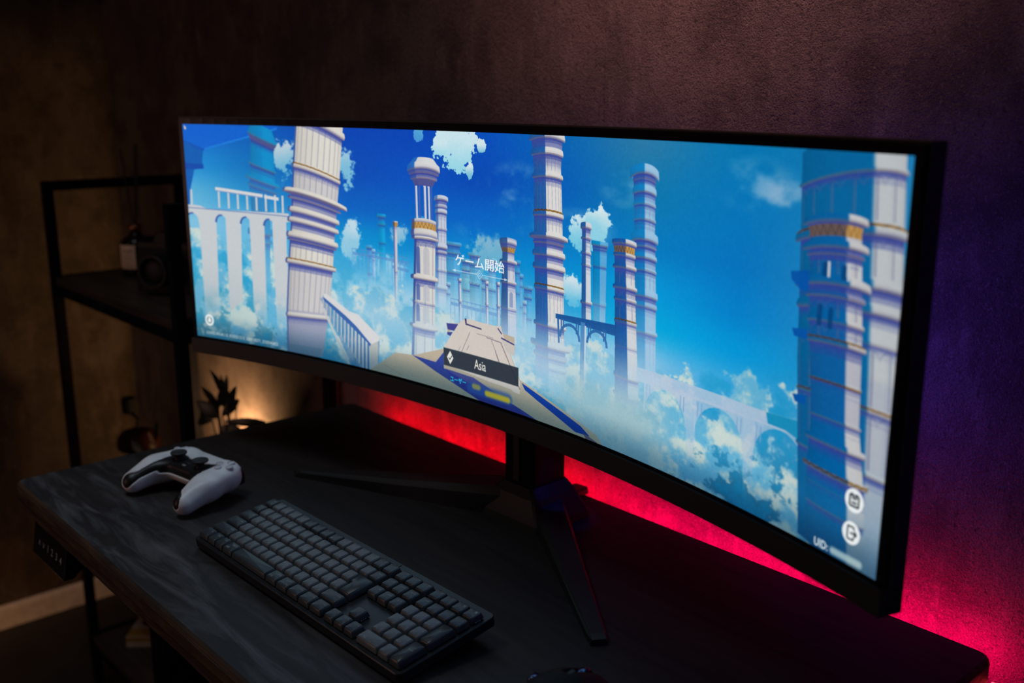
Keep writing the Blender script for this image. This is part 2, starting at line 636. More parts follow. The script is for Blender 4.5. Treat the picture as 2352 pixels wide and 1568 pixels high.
    def line(xa, ya, xb, yb, w, col, alpha=1., fade=None):
        d = np.array((xb - xa, yb - ya), np.float32)
        n = np.array((-d[1], d[0])) / max(1e-6, np.hypot(*d)) * w / 2
        poly([(xa + n[0], ya + n[1]), (xb + n[0], yb + n[1]), (xb - n[0], yb - n[1]), (xa - n[0], ya - n[1])], col, alpha, fade)

    def arch(xa, xb, ytop, ybot, n=14):
        cx, r = (xa + xb) / 2, (xb - xa) / 2
        pts = [(xa, ybot)] + [(cx - r * math.cos(math.pi * i / n), ytop + r * (1 - math.sin(math.pi * i / n))) for i in range(n + 1)] + [(xb, ybot)]
        return pts

    # ---- plain turned columns: a stack of drums and ring mouldings
    def column(x0, y0, x1, y1, prof, lit=(214, 211, 204), dark=(40, 96, 172), term=-.75, tilt=0., curve=0., hz=680, flute=(), fn=11,
               gold=(), haze=None, hazecol=(168, 205, 226), alpha=1., soft=.05, line_k=1.):
        py = np.array([p[0] for p in prof], np.float32)
        pr = np.array([p[1] for p in prof], np.float32)
        rmax = pr.max()
        ra, rb = max(0, int((y0 - 60) * SC)), min(PH, int((y1 + 60) * SC))
        ca, cb = max(0, int((min(x0, x1) - rmax - 8) * SC)), min(PW, int((max(x0, x1) + rmax + 8) * SC))
        if ra >= rb or ca >= cb:
            return
        x, y = X[ra:rb, ca:cb], Y[ra:rb, ca:cb]
        cx = x0 + (x1 - x0) * (y - y0) / (y1 - y0)
        d = x - cx
        amp = (hz - y)
        q = np.clip(d / (rmax * 1.02), -1, 1)
        yy = y - tilt * amp * q + curve * amp * (np.sqrt(1 - q * q) - .5)
        r = np.interp(yy, py, pr).astype(np.float32)
        s = np.clip(d / r, -1, 1)
        cov = np.clip((r - np.abs(d)) * SC + .5, 0, 1) * np.clip((yy - y0) * SC + .5, 0, 1) * np.clip((y1 - yy) * SC + .5, 0, 1)
        th = np.arcsin(s)
        L = smooth(term - soft, term + soft, s)
        lit, dark = np.array(lit, np.float32), np.array(dark, np.float32)
        shade = .90 + .10 * np.cos(th - .5)
        col = dark * (1 - L[..., None]) + lit * L[..., None]
        col = col * shade[..., None]
        for fa, fb in flute:
            uu = (th * fn / math.pi + .5) % 1.
            arc = 26. * (1 - np.sqrt(np.clip(1 - (2 * uu - 1) ** 2, 0, 1))) * min(1., rmax / 90.)
            w = smooth(fa + 4 + arc, fa + 9 + arc, yy) * (1 - smooth(fb - 6, fb, yy))
            ed = smooth(fa + arc, fa + 3 + arc, yy) * (1 - smooth(fa + 4 + arc, fa + 8 + arc, yy)) * .5 * line_k
            col = col * (1 - ed[..., None]) + np.array((110, 112, 150), np.float32) * ed[..., None]
            ph = np.cos(th * fn * 2)
            g = smooth(.45, .95, ph) * w * .15 * line_k
            g2 = smooth(.9, .99, np.cos(th * fn * 2 - .9)) * w * .5 * line_k
            col = col * (1 - g[..., None]) + (col * .6 + np.array((30, 34, 50))) * g[..., None]
            col = col * (1 - g2[..., None]) + np.array((96, 102, 140), np.float32) * g2[..., None]
        # cast shade under each projecting ring, thin line at each change of size
        for off, k in ((7, .75), (16, .6), (30, .4)):
            up = np.interp(yy - off, py, pr).astype(np.float32)
            u = np.clip((up - r) / (off * .55), 0, 1) * k
            col = col * (1 - u[..., None]) + np.array((52, 66, 152), np.float32) * u[..., None]
        dn = np.interp(yy + 5, py, pr).astype(np.float32)
        u = np.clip((r - dn) / 5, 0, 1) * .55
        col = col * (1 - u[..., None]) + np.array((110, 96, 110), np.float32) * u[..., None]
        for ga, gb in gold:
            w = smooth(ga - 2, ga, yy) * (1 - smooth(gb, gb + 2, yy))
            gc = np.array((196, 150, 84), np.float32) * L[..., None] + np.array((104, 86, 84), np.float32) * (1 - L[..., None])
            zig = (np.abs(((th * 3.2) % 1.) - .5) * 2 * (gb - ga) + ga)
            gc = gc * (1 - .35 * (np.abs(yy - zig) < 3)[..., None])
            col = col * (1 - w[..., None]) + gc * w[..., None]
        if haze:
            h = smooth(haze[0], haze[1], yy) * haze[2]
            col = col * (1 - h[..., None]) + np.array(hazecol, np.float32) * h[..., None]
            if len(haze) > 3:
                cov = cov * (1 - smooth(haze[3], haze[4], yy))
        cov = np.clip(cov * alpha, 0, 1)[..., None]
        img[ra:rb, ca:cb] = img[ra:rb, ca:cb] * (1 - cov) + col * cov

    def P(*segs):
        """(y, half width) knots; ('r', y0, y1, w) inserts a ring moulding"""
        base, rings = [s for s in segs if s[0] != 'r'], [s for s in segs if s[0] == 'r']
        by, bw = [b[0] for b in base], [b[1] for b in base]
        pts = list(base)
        for _, a_, b_, w in rings:
            pts = [p for p in pts if not (a_ - 3 <= p[0] <= b_ + 3)]
            wa, wb = float(np.interp(a_, by, bw)), float(np.interp(b_, by, bw))
            pts += [(a_ - 2, wa), (a_, w * .97), ((a_ + b_) / 2, w), (b_, w * .98), (b_ + 2, wb)]
        return sorted(pts)

    # far hazy towers
    for x, w, y0, y1, c in [(1310, 22, 361, 700, (0, 150, 205)), (1224, 16, 505, 720, (70, 160, 215)), (1252, 9, 520, 700, (150, 190, 225)), (1560, 24, 352, 500, (40, 145, 210)),
                            (1840, 26, 500, 760, (110, 175, 200)), (1890, 30, 470, 760, (95, 165, 200)), (1760, 40, 440, 740, (80, 160, 205)), (1950, 18, 560, 780, (120, 180, 210)),
                            (2160, 15, 520, 760, (90, 165, 210)), (2205, 22, 560, 770, (70, 160, 210)), (2186, 10, 620, 780, (150, 190, 220)), (2140, 18, 470, 740, (60, 150, 205)),
                            (1725, 14, 610, 740, (140, 190, 220)), (1995, 22, 480, 760, (110, 175, 210)), (2092, 20, 600, 760, (110, 180, 215))]:
        column(x, y0, x, y1, P((y0, w), (y1, w), ('r', y0 + 2, y0 + 14, w * 1.35), ('r', y0 + 40, y0 + 48, w * 1.2), ('r', y0 + 120, y0 + 128, w * 1.15)),
               lit=tuple(min(255, v + 14) for v in c), dark=c, term=.1, haze=(y0 + (y1 - y0) * .4, y1, .9, y1 - 80, y1), alpha=.8, line_k=0)
    # far viaducts
    for xa, xb, yt in ((1110, 1480, 545), (1370, 1480, 580), (1740, 2080, 690)):
        poly([(xa, yt), (xb, yt + 8), (xb, yt + 22), (xa, yt + 14)], (86, 140, 200), .7)
        for i in range(int((xb - xa) / 26)):
            x = xa + i * 26
            line(x, yt + 14, x, yt + 120, 7, (110, 165, 214), .7, (yt + 30, yt + 120))
            line(x, yt - 14, x, yt, 3, (86, 140, 200), .7)
        line(xa, yt - 14, xb, yt - 6, 4, (86, 140, 200), .7)

    # hazy tower and beams at upper left
    poly([(0, 0), (650, 0), (640, 12), (140, 118), (0, 78)], (0, 96, 205), .9)
    poly([(0, 78), (140, 118), (128, 132), (0, 92)], (0, 84, 180))
    poly([(0, 90), (128, 132), (118, 180), (124, 214), (60, 222), (20, 330), (10, 420), (0, 420)], (0, 92, 176))
    poly([(0, 190), (126, 194), (124, 216), (0, 222)], (0, 74, 168))
    line(140, 118, 640, 12, 9, (20, 120, 215))
    column(540, 0, 520, 330, P((0, 66), (60, 100), (90, 78), (230, 84), (330, 92), ('r', 190, 200, 96), ('r', 250, 268, 118), ('r', 286, 300, 104)), lit=(0, 140, 200), dark=(0, 132, 196), term=0,
           tilt=.06, haze=(150, 420, .55), hazecol=(60, 160, 210), line_k=0)
    column(505, 330, 470, 900, P((330, 66), (900, 58), ('r', 490, 520, 92), ('r', 545, 560, 80)), lit=(40, 135, 195), dark=(40, 135, 195), term=0, haze=(300, 800, .9, 640, 900), hazecol=(110, 185, 220), line_k=0)

    # near viaduct at left
    vc, vs = (194, 200, 204), (48, 90, 165)
    poly([(0, 398), (80, 400), (140, 416), (690, 404), (705, 440), (680, 446), (0, 440)], vc)
    piers = [(-60, 10, 960), (66, 190, 1010), (252, 360, 930), (412, 522, 1040), (572, 668, 1060)]
    shapes = []
    for (a0, a1, ab), (b0, b1, bb) in zip(piers[:-1], piers[1:]):
        shapes.append((a1, b0 + 40))
    top, bot = 398, 1080
    for i, (xa, xb, yb) in enumerate([(58, 190, 1000), (240, 362, 930), (405, 522, 1060), (562, 672, 1060)]):
        cut = (yb - 46) if i == 1 else yb
        poly([(xa + 14, 430), (xb, 430), (xb - 24, yb if i != 1 else yb - 70), (xa + (8 if i != 1 else 4), yb)], vc, 1., (760, 1060) if i != 1 else None)
    for xa, xb in ((-20, 66), (186, 262), (358, 428), (518, 586)):
        yt = 440
        # spandrels over each opening, built as wall minus an arch
        a = arch(xa, xb, yt, 560)
        poly([(xa - 6, 430)] + [(xb + 6, 430), (xb + 6, 540)] + [(x, y) for x, y in a[::-1][1:-1]] + [(xa - 6, 540)], vc)
        hl = arch(xa, xb, yt, 500)
        for i in range(1, 9):
            line(hl[i][0], hl[i][1], hl[i + 1][0], hl[i + 1][1], 15 - i, vs)
    line(0, 414, 690, 418, 4, (96, 120, 180))
    for x in (28, 218, 284, 348, 412, 476, 540, 604, 655):
        line(x, 322, x - 2, 404, 13, vc)
    line(196, 310, 520, 330, 15, (208, 210, 212))
    line(530, 333, 628, 340, 15, (208, 210, 212))
    line(200, 320, 515, 339, 4, (120, 140, 190))

    # the large column at left
    pa = P((-40, 158), (200, 158), (340, 154), (480, 150), (640, 152), (860, 146), (1080, 120),
           ('r', -12, 18, 176), ('r', 205, 226, 166), ('r', 314, 346, 222), ('r', 348, 360, 182), ('r', 395, 418, 176), ('r', 440, 462, 176), ('r', 505, 530, 178), ('r', 534, 543, 170), ('r', 625, 648, 174), ('r', 872, 893, 150))
    column(926, -40, 758, 1080, pa, lit=(218, 214, 205), dark=(66, 96, 176), term=-.93, tilt=.085, curve=.055, flute=((20, 200), (228, 312), (545, 622), (650, 866)), fn=12,
           gold=((203, 208), (623, 628)), haze=(820, 1080, .45), hazecol=(110, 140, 165), soft=.03, hz=760)

    # distant pair and slim pole
    column(1690, 262, 1680, 740, P((262, 34), (740, 32), ('r', 262, 280, 44), ('r', 300, 309, 38), ('r', 318, 332, 38), ('r', 392, 400, 37), ('r', 460, 476, 40), ('r', 488, 496, 38), ('r', 560, 570, 36), ('r', 630, 645, 42)),
           lit=(196, 204, 218), dark=(84, 130, 196), term=-.5, flute=((332, 456), (500, 628)), fn=5, curve=.03, haze=(470, 740, .8, 690, 745))
    column(1399, 386, 1392, 760, P((386, 13), (760, 9), ('r', 386, 404, 16), ('r', 600, 606, 13)), lit=(204, 202, 206), dark=(110, 120, 180), term=-.3, gold=((392, 410),), haze=(560, 760, .7, 700, 765), line_k=0)
    for x, y0, y1 in ((1798, 585, 770), (1962, 575, 770), (2030, 570, 770)):
        column(x, y0, x + 3, y1, P((y0, 9), (y1, 8), ('r', y0, y0 + 12, 13), ('r', y0 + 90, y0 + 98, 12)), lit=(206, 208, 216), dark=(90, 130, 190), term=-.2, haze=(y0 + 60, y1, .5), line_k=0)

    # open-topped column left of the middle
    column(1585, 440, 1560, 975, P((440, 66), (700, 70), (975, 76), ('r', 440, 452, 84), ('r', 604, 622, 88), ('r', 818, 834, 92), ('r', 715, 722, 74)), lit=(216, 212, 206), dark=(52, 84, 160), term=-.78, curve=.05,
           flute=((460, 600), (624, 812), (836, 975)), fn=4, haze=(760, 990, .35))
    for k, (ya, yb) in enumerate(((480, 596), (640, 712), (730, 806))):
        for xa, xb, c in ((1528, 1552, (62, 88, 160)), (1572, 1612, (186, 186, 192))):
            poly(arch(xa - k * 4, xb - k * 4, ya, yb), c, .85)
    for x, w in ((1536, 13), (1558, 10), (1590, 15), (1614, 12), (1632, 10)):
        line(x, 215, x + 2, 370, w, (48, 88, 176) if w == 10 else (206, 206, 210))
        line(x - w * .45, 230, x - w * .45 + 2, 370, 4, (70, 100, 180))
    column(1584, 122, 1584, 236, P((122, 60), (150, 98), (185, 92), (212, 70), (236, 56), ('r', 140, 166, 102), ('r', 186, 206, 84)), lit=(212, 212, 214), dark=(30, 110, 200), term=-.55, curve=.05)
    column(1580, 368, 1580, 440, P((368, 74), (440, 80), ('r', 368, 380, 78), ('r', 412, 436, 84)), lit=(210, 208, 206), dark=(70, 90, 160), term=-.75, curve=.05, gold=((384, 408),))

    # dark tower by the lettering
    column(2090, 396, 2094, 800, P((396, 50), (430, 44), (450, 34), (500, 36), (640, 44), (800, 46), ('r', 398, 416, 50), ('r', 478, 490, 52), ('r', 560, 570, 48), ('r', 664, 670, 48)), lit=(200, 204, 214), dark=(44, 92, 150), term=-.1,
           curve=.04, gold=((434, 450),), flute=((492, 556),), fn=4, haze=(600, 800, .55), hazecol=(170, 195, 225))
    poly(arch(2098, 2118, 600, 660), (120, 140, 180), .8)

    # slim towers right of the middle
    column(2592, 350, 2600, 690, P((350, 38), (690, 30), ('r', 350, 366, 44), ('r', 380, 388, 36), ('r', 440, 448, 34), ('r', 560, 572, 36)), lit=(90, 172, 218), dark=(0, 138, 200), term=.05, haze=(450, 690, .6), line_k=0)
    column(2520, 296, 2530, 650, P((296, 26), (330, 22), (650, 26), ('r', 298, 316, 30), ('r', 346, 352, 28), ('r', 396, 404, 27), ('r', 570, 580, 32), ('r', 440, 446, 27)), lit=(204, 208, 216), dark=(30, 92, 160), term=-.1,
           flute=((354, 396),), fn=3, haze=(560, 660, .2), curve=.03)

    # the large column right of the middle
    pc = P((-20, 88), (120, 74), (300, 78), (480, 80), (700, 80), (960, 90),
           ('r', 2, 26, 98), ('r', 60, 82, 88), ('r', 146, 162, 85), ('r', 280, 298, 86), ('r', 358, 384, 108), ('r', 386, 396, 88), ('r', 420, 440, 92), ('r', 468, 488, 92), ('r', 548, 564, 86), ('r', 684, 700, 92), ('r', 758, 780, 112), ('r', 800, 816, 96), ('r', 840, 856, 92))
    column(2303, -20, 2340, 960, pc, lit=(216, 214, 212), dark=(28, 92, 168), term=-.12, curve=.055, flute=((84, 142), (166, 276), (300, 354), (566, 682), (704, 756)), fn=11,
           gold=((276, 281), (545, 549)), haze=(640, 930, .85, 830, 985), soft=.03)

    # tall pale column
    pe = P((92, 52), (300, 50), (500, 55), (840, 52), ('r', 92, 122, 70), ('r', 130, 140, 56), ('r', 160, 180, 58), ('r', 208, 218, 55), ('r', 258, 266, 55), ('r', 303, 330, 66), ('r', 340, 352, 58), ('r', 374, 388, 60), ('r', 420, 428, 58), ('r', 490, 512, 64), ('r', 530, 545, 60), ('r', 620, 632, 62))
    column(2804, 92, 2842, 850, pe, lit=(150, 192, 222), dark=(10, 128, 196), term=.02, curve=.06, flute=((220, 300), (430, 488), (636, 840)), fn=7, haze=(430, 830, .7, 700, 850), hazecol=(160, 200, 228), line_k=.8)

    # dark footbridge between two columns
    poly([(2362, 642), (2706, 628), (2708, 668), (2362, 660)], (16, 76, 146))
    for xa, xb, yt in ((2388, 2494, 672), (2536, 2640, 668)):
        a = arch(xa, xb, yt, 760)
        for i in range(1, len(a) - 2):
            line(a[i][0], a[i][1], a[i + 1][0], a[i + 1][1], 11, (28, 88, 156))
        for f in (.06, .16, .84, .94):
            x = xa + (xb - xa) * f
            line(x, 655, x, 700, 6, (28, 88, 156))
    line(2512, 650, 2512, 960, 24, (60, 120, 180), .9, (720, 960))
    line(2526, 660, 2526, 960, 9, (205, 210, 220), .9, (720, 960))
    line(2376, 660, 2382, 750, 10, (28, 88, 156))

    # slim shaded column in front
    pf = P((336, 58), (380, 50), (430, 50), (610, 54), (960, 64), ('r', 336, 352, 62), ('r', 380, 392, 56), ('r', 420, 432, 60), ('r', 488, 500, 62), ('r', 530, 540, 58), ('r', 606, 616, 58), ('r', 700, 708, 56), ('r', 790, 806, 66), ('r', 860, 872, 72))
    column(2716, 336, 2756, 975, pf, lit=(206, 208, 212), dark=(20, 84, 160), term=.12, curve=.05, gold=((360, 380), (603, 607)), flute=((434, 486), (502, 528), (540, 604)), fn=5, haze=(690, 960, .9, 840, 985), hazecol=(156, 190, 210))

    # pale viaduct at right
    rc = (176, 194, 216)
    poly([(2795, 752), (3380, 752), (3560, 740), (3565, 790), (3400, 790), (2795, 800)], rc, .85)
    for xa, xb, yb, c in ((3040, 3085, 1070, rc), (3300, 3345, 1080, rc)):
        poly([(xa, 790), (xb, 790), (xb + 6, yb), (xa + 14, yb)], c, .8, (800, 1080))
    for xa, xb, yt in ((2840, 3040, 800), (3085, 3300, 796), (3345, 3560, 790)):
        a = arch(xa, xb, yt, 920)
        poly([(xa - 4, 786), (xb + 4, 786), (xb + 4, 900)] + [(x, y) for x, y in a[::-1][1:-1]] + [(xa - 4, 900)], rc, .72)
        for f in (.05, .13, .87, .95):
            line(xa + (xb - xa) * f, 800, xa + (xb - xa) * f, 850, 5, (120, 160, 205), .8)
    poly([(3390, 752), (3560, 740), (3566, 820), (3540, 800), (3470, 784), (3400, 784)], (0, 134, 184), .85)

    # the two big columns at right
    pg = P((-20, 176), (300, 178), (560, 182), (1080, 168), ('r', 62, 74, 186), ('r', 196, 222, 198), ('r', 326, 350, 196), ('r', 388, 410, 190), ('r', 470, 486, 186), ('r', 640, 650, 186), ('r', 800, 812, 184))
    column(3640, -20, 3716, 1080, pg, lit=(196, 202, 206), dark=(0, 106, 166), term=.42, tilt=-.05, curve=.07, flute=((80, 190), (226, 322), (490, 636), (652, 796)), fn=7, gold=((194, 199), (638, 642)), haze=(700, 1080, .35), hazecol=(40, 120, 170))
    ph = P((172, 104), (215, 92), (300, 94), (470, 96), (700, 88), (900, 110), (1080, 108), ('r', 172, 192, 116), ('r', 240, 258, 118), ('r', 268, 276, 104), ('r', 330, 352, 126), ('r', 372, 384, 108), ('r', 440, 450, 104), ('r', 492, 506, 112), ('r', 600, 606, 96), ('r', 700, 706, 96), ('r', 760, 776, 112), ('r', 842, 858, 122), ('r', 900, 912, 110), ('r', 960, 972, 106))
    column(3600, 172, 3690, 1080, ph, lit=(206, 206, 208), dark=(0, 100, 168), term=.42, tilt=-.02, curve=.06, gold=((200, 228), (490, 494), (604, 608), (846, 852)), flute=((278, 328), (386, 438), (452, 490)), fn=4, haze=(800, 1080, .45), hazecol=(50, 120, 160))
    for x, ya, yb in ((3560, 400, 460), (3600, 404, 462), (3568, 286, 326), (3636, 286, 326)):
        poly(arch(x, x + 18, ya, yb), (0, 62, 120), .8)
    for x in (3590, 3660, 3700):
        line(x, 284, x + 2, 326, 9, (200, 206, 212))
    poly([(3452, 330), (3520, 318), (3524, 372), (3500, 380), (3456, 352)], (0, 84, 168))
    poly([(3470, 486), (3530, 478), (3530, 508), (3480, 506)], (0, 84, 168))
    poly([(3488, 670), (3540, 662), (3540, 690), (3500, 690)], (0, 84, 168))

    # ---- mist low in the middle
    nf = noise(420, 200, 4, 51)
    mist = np.exp(-((Y - 830) / 120) ** 2) * smooth(850, 1050, X) * (1 - smooth(2800, 3000, X)) * (.35 + .55 * nf)
    blend(np.clip(mist, 0, .9) * .9, (186, 212, 228))
    fog = smooth(2300, 2500, X) * (1 - smooth(2800, 3080, X)) * smooth(800, 940, Y) * .85
    blend(fog, (150, 186, 196))

    # ---- balustrade at lower left
    poly([(880, 790), (930, 760), (1275, 930), (1260, 1080), (1080, 1080)], (70, 118, 172), .45)
    for i in range(15):
        t = i / 14.
        x = 905 + t * 330
        ya, yb = 790 + t * 150, 850 + t * 300
        w = 6 + 11 * t
        line(x, ya, x - 8 + 4 * t, yb, w, (198, 200, 196), .95)
        line(x + w * .6, ya + 8, x - 8 + w * .6, yb, w * .5, (54, 96, 160), .9)
    poly([(900, 768), (925, 764), (1262, 915), (1268, 938), (1208, 972), (1190, 955), (905, 796)], (58, 100, 168))
    poly([(900, 766), (930, 762), (1075, 826), (1130, 832), (1272, 915), (1270, 936), (1224, 966), (1120, 890), (1050, 850), (905, 780)], (212, 212, 214))
    poly([(1210, 965), (1262, 938), (1258, 1080), (1206, 1080)], (190, 190, 186))
    line(890, 826, 1062, 1080, 14, (190, 194, 198))
    poly([(620, 1040), (880, 1034), (860, 1080), (640, 1080)], (96, 134, 156), .5)

    # ---- stone walk and floor
    fl = (184, 172, 152)
    poly([(1190, 1090), (1376, 972), (1500, 962), (1692, 900), (1786, 790), (1720, 826), (1712, 786), (1786, 776), (1830, 748), (2014, 750), (2046, 744), (2060, 772), (2126, 776), (2132, 826), (2090, 826), (2160, 940), (2600, 1052), (2640, 1090)], fl)
    poly([(1786, 778), (1830, 748), (2012, 750), (2046, 744), (2060, 778), (2090, 830), (2160, 950), (2160, 1000), (1690, 966), (1692, 896)], (206, 198, 190))
    poly([(1712, 786), (1786, 780), (1760, 812), (1720, 812)], (64, 70, 140))
    poly([(1716, 824), (1752, 818), (1736, 838), (1716, 834)], (64, 70, 140))
    poly([(1826, 748), (1838, 748), (1840, 768), (1930, 774), (1930, 780), (1832, 774)], (66, 64, 110))
    poly([(2046, 790), (2128, 800), (2128, 850), (2086, 846)], (196, 190, 186))
    line(2048, 792, 2126, 806, 6, (66, 64, 120))
    line(2028, 756, 2052, 776, 6, (66, 64, 120))
    for xa, ya, xb, yb, w in ((2046, 812, 2160, 980, 5), (1960, 806, 2050, 812, 4), (1990, 812, 2060, 930, 3), (1860, 800, 1790, 920, 3), (1852, 858, 1838, 880, 3), (2012, 850, 2036, 900, 4), (1800, 870, 1780, 900, 2), (1900, 800, 2000, 802, 2)):
        line(xa, ya, xb, yb, w, (120, 110, 120), .8)
    bl = (40, 62, 150)
    poly([(1490, 964), (1640, 968), (1692, 915), (1692, 985), (1850, 1020), (2120, 1050), (2330, 1092), (1960, 1092), (1800, 1052), (1640, 1010)], bl, .93)
    poly([(1900, 985), (2106, 990), (2230, 1040), (2380, 1090), (2300, 1090), (2120, 1048)], fl, .9)
    poly([(1700, 985), (1880, 990), (2140, 1060), (2250, 1092), (1960, 1092), (1760, 1034)], (48, 60, 150), .8)
    poly([(2170, 950), (2510, 1040), (2560, 1066), (2480, 1070), (2260, 1000), (2190, 975)], (16, 64, 160))
    poly([(2520, 1060), (2600, 1078), (2600, 1092), (2540, 1082)], (86, 76, 110), .8)
    line(1300, 1040, 1420, 1070, 2, (130, 118, 110), .7)

    # ---- darker band along the bottom edge
    v = smooth(930, 1090, Y)[..., None]
    img *= 1 - v * np.array((.52, .38, .30), np.float32)
    g = smooth(600, 1080, Y) * (1 - smooth(100, 700, X)) * .25
    blend(g, (90, 130, 140))
    edge = smooth(3000, 3840, X)[..., None] * .08
    img *= 1 - edge
    img[:] = np.clip(img + (noise(6, 6, 1, 71)[..., None] - .5) * 5, 0, 255)

    # ---- interface: server plate, lettering, icons
    poly([(1692, 894), (2151, 894), (2151, 970), (1692, 970)], (32, 42, 56), .9)
    for xa, ya, xb, yb in ((1692, 894, 2151, 894), (2151, 894, 2151, 970), (1692, 970, 2151, 970), (1692, 894, 1692, 970)):
        line(xa, ya, xb, yb, 2, (90, 100, 104), .8)
    circ = lambda cx, cy, r, n=40: [(cx + r * math.cos(2 * math.pi * i / n), cy + r * math.sin(2 * math.pi * i / n)) for i in range(n)]
    poly(circ(1733, 931, 33), (50, 60, 72), .7)
    poly([(1733, 902), (1753, 931), (1733, 960), (1713, 931)], (226, 226, 216))
    line(1724, 932, 1731, 940, 4, (30, 38, 50))
    line(1730, 941, 1744, 922, 4, (30, 38, 50))
    white = (238, 240, 240)
    poly([(1752, 556), (1774, 550), (1774, 562)], white, .7)
    poly([(2088, 556), (2068, 550), (2068, 562)], white, .7)
    line(1770, 556, 1902, 556, 3, white, .7)
    line(1938, 556, 2072, 556, 3, white, .7)
    for r in (18, 8):
        for i in range(4):
            a0, a1 = i * math.pi / 2, (i + 1) * math.pi / 2
            line(1920 + r * math.cos(a0), 556 + r * math.sin(a0), 1920 + r * math.cos(a1), 556 + r * math.sin(a1), 2.4, white, .7)

    def blob(xa, xb, y, r, col, k):
        t = np.clip(X, xa, xb)
        d = np.hypot(X - t, Y - y) / r
        blend(np.exp(-d ** 4 * .9) * k, col)
    blob(1860, 2090, 1036, 24, (30, 70, 140), .8)
    blob(1880, 1910, 1026, 12, (150, 150, 60), .7)
    blob(1960, 2090, 1040, 13, (176, 164, 36), .85)
    blob(3682, 3780, 1064, 11, (176, 200, 200), .8)
    for cx, cy, r in ((92, 988, 30), (3745, 896, 33), (3743, 988, 32)):
        poly(circ(cx, cy, r), (236, 240, 240), .95)
    dk = (44, 54, 60)
    poly(circ(92, 988, 19), (90, 126, 132))
    poly(circ(92, 990, 11), (236, 240, 240))
    poly([(86, 972), (98, 972), (96, 992), (88, 992)], (236, 240, 240))
    for xa, ya, xb, yb in ((3729, 882, 3761, 882), (3729, 882, 3729, 912), (3761, 882, 3761, 912), (3729, 912, 3761, 912), (3736, 890, 3754, 890), (3736, 902, 3754, 902), (3736, 876, 3736, 886), (3754, 876, 3754, 886)):
        line(xa, ya, xb, yb, 6, dk)
    for xa, ya, xb, yb in ((3730, 970, 3752, 970), (3730, 970, 3730, 1006), (3730, 1006, 3752, 1006), (3752, 970, 3752, 978), (3752, 998, 3752, 1006), (3740, 988, 3762, 988), (3754, 980, 3763, 988), (3754, 996, 3763, 988)):
        line(xa, ya, xb, yb, 5, dk)
    poly([(6, 6), (16, 10), (22, 16), (22, 26), (12, 24), (12, 14)], (230, 214, 150))

    def text(s, box, col, alpha=1., w=0.):
        tr = text_tris(s, w)
        if tr is None or len(tr) == 0:
            return
        lo, hi = tr.reshape(-1, 2).min(0), tr.reshape(-1, 2).max(0)
        x0, y0, x1, y1 = box
        acc = {}
        q = (tr - lo) / (hi - lo)
        q[..., 0] = x0 + q[..., 0] * (x1 - x0)
        q[..., 1] = y1 - q[..., 1] * (y1 - y0)
        bx0, by0, bx1, by1 = int(x0 * SC) - 2, int(y0 * SC) - 2, int(x1 * SC) + 4, int(y1 * SC) + 4
        full = np.zeros((PH, PW), np.float32)
        for t in q:
            m = mask(t)
            if m:
                full[m[1]:m[3], m[0]:m[2]] += m[4]
        blend(np.clip(full, 0, 1) * alpha, col)
    text('ゲーム開始', (1772, 486, 2068, 534), (240, 243, 244), 1., .012)
    text('クリックして進む', (1828, 580, 2018, 600), (226, 232, 232), .4)
    text('Asia', (1884, 910, 1955, 950), (232, 230, 222), 1., .006)
    text('ユーザー', (1732, 1010, 1831, 1034), (40, 214, 236), 1., .008)
    text('OSRELWin4.1.0_R20221213_S20118271_D20542822', (64, 1048, 571, 1066), (206, 216, 216), .9, .01)
    text('UID:', (3612, 1050, 3664, 1074), (226, 234, 234), .95, .02)
    return np.clip(img, 0, 255) / 255.

# ------------------------------------------------------------------ the room
WY, WX = .055, -1.2168                      # inner faces of the back and left walls
tag(mesh_obj('floor', boxm((.9, -1.4, -.03), (4.4, 3.1, .06)), M_FLOOR), kind='structure')
tag(mesh_obj('wall_back', boxm((.9, WY + .05, 1.3), (4.4, .1, 2.6)), M_WALL_B), kind='structure')
tag(mesh_obj('wall_left', boxm((WX - .05, -1.4, 1.3), (.1, 2.91, 2.6)), M_WALL_L), kind='structure')
bm = BM()
rings = []
for y in (-2.9, WY):
    rings.append([Vector((WX + dx, y, z)) for dx, z in ((0, 0), (.012, 0), (.012, .052), (.009, .060), (.004, .064), (0, .064))])
loft(bm, rings)
tag(mesh_obj('baseboard_left', bm, M_BASE), kind='structure')
# paper seam: a narrow lapped edge running up the back wall
tag(mesh_obj('trim_1', boxm((.582, WY - .0004, 1.3), (.0022, .0012, 2.6)), M_WALL_B), kind='structure')

# ------------------------------------------------------------------ desk
DW, DD, DT = 1.206, .607, .040
desk = thing('standing_desk', 'black stained wooden standing desk with a worn brown front edge and red light strip', 'desk', (DW / 2, -DD / 2, 0))


def dloc(x, y, z):
    return Vector((x - DW / 2, y + DD / 2, z))


bm = BM()
out = rrect(DW, DD, .018, 5)
rings = []
for ins, z in ((.010, T - DT), (.003, T - DT + .003), (.0, T - DT + .010), (0, T - .006), (.0015, T - .002), (.005, T)):
    rings.append([Vector((p[0], p[1], z)) for p in inset(out, ins)])
loft(bm, rings)
# a natural uneven front edge: push a fine front strip in and out
bm.faces.ensure_lookup_table()
bm.normal_update()
for f in bm.faces:
    f.material_index = 0 if f.normal.z > .9 else 1
mesh_obj('tabletop', bm, [M_DESK, M_EDGE], desk)
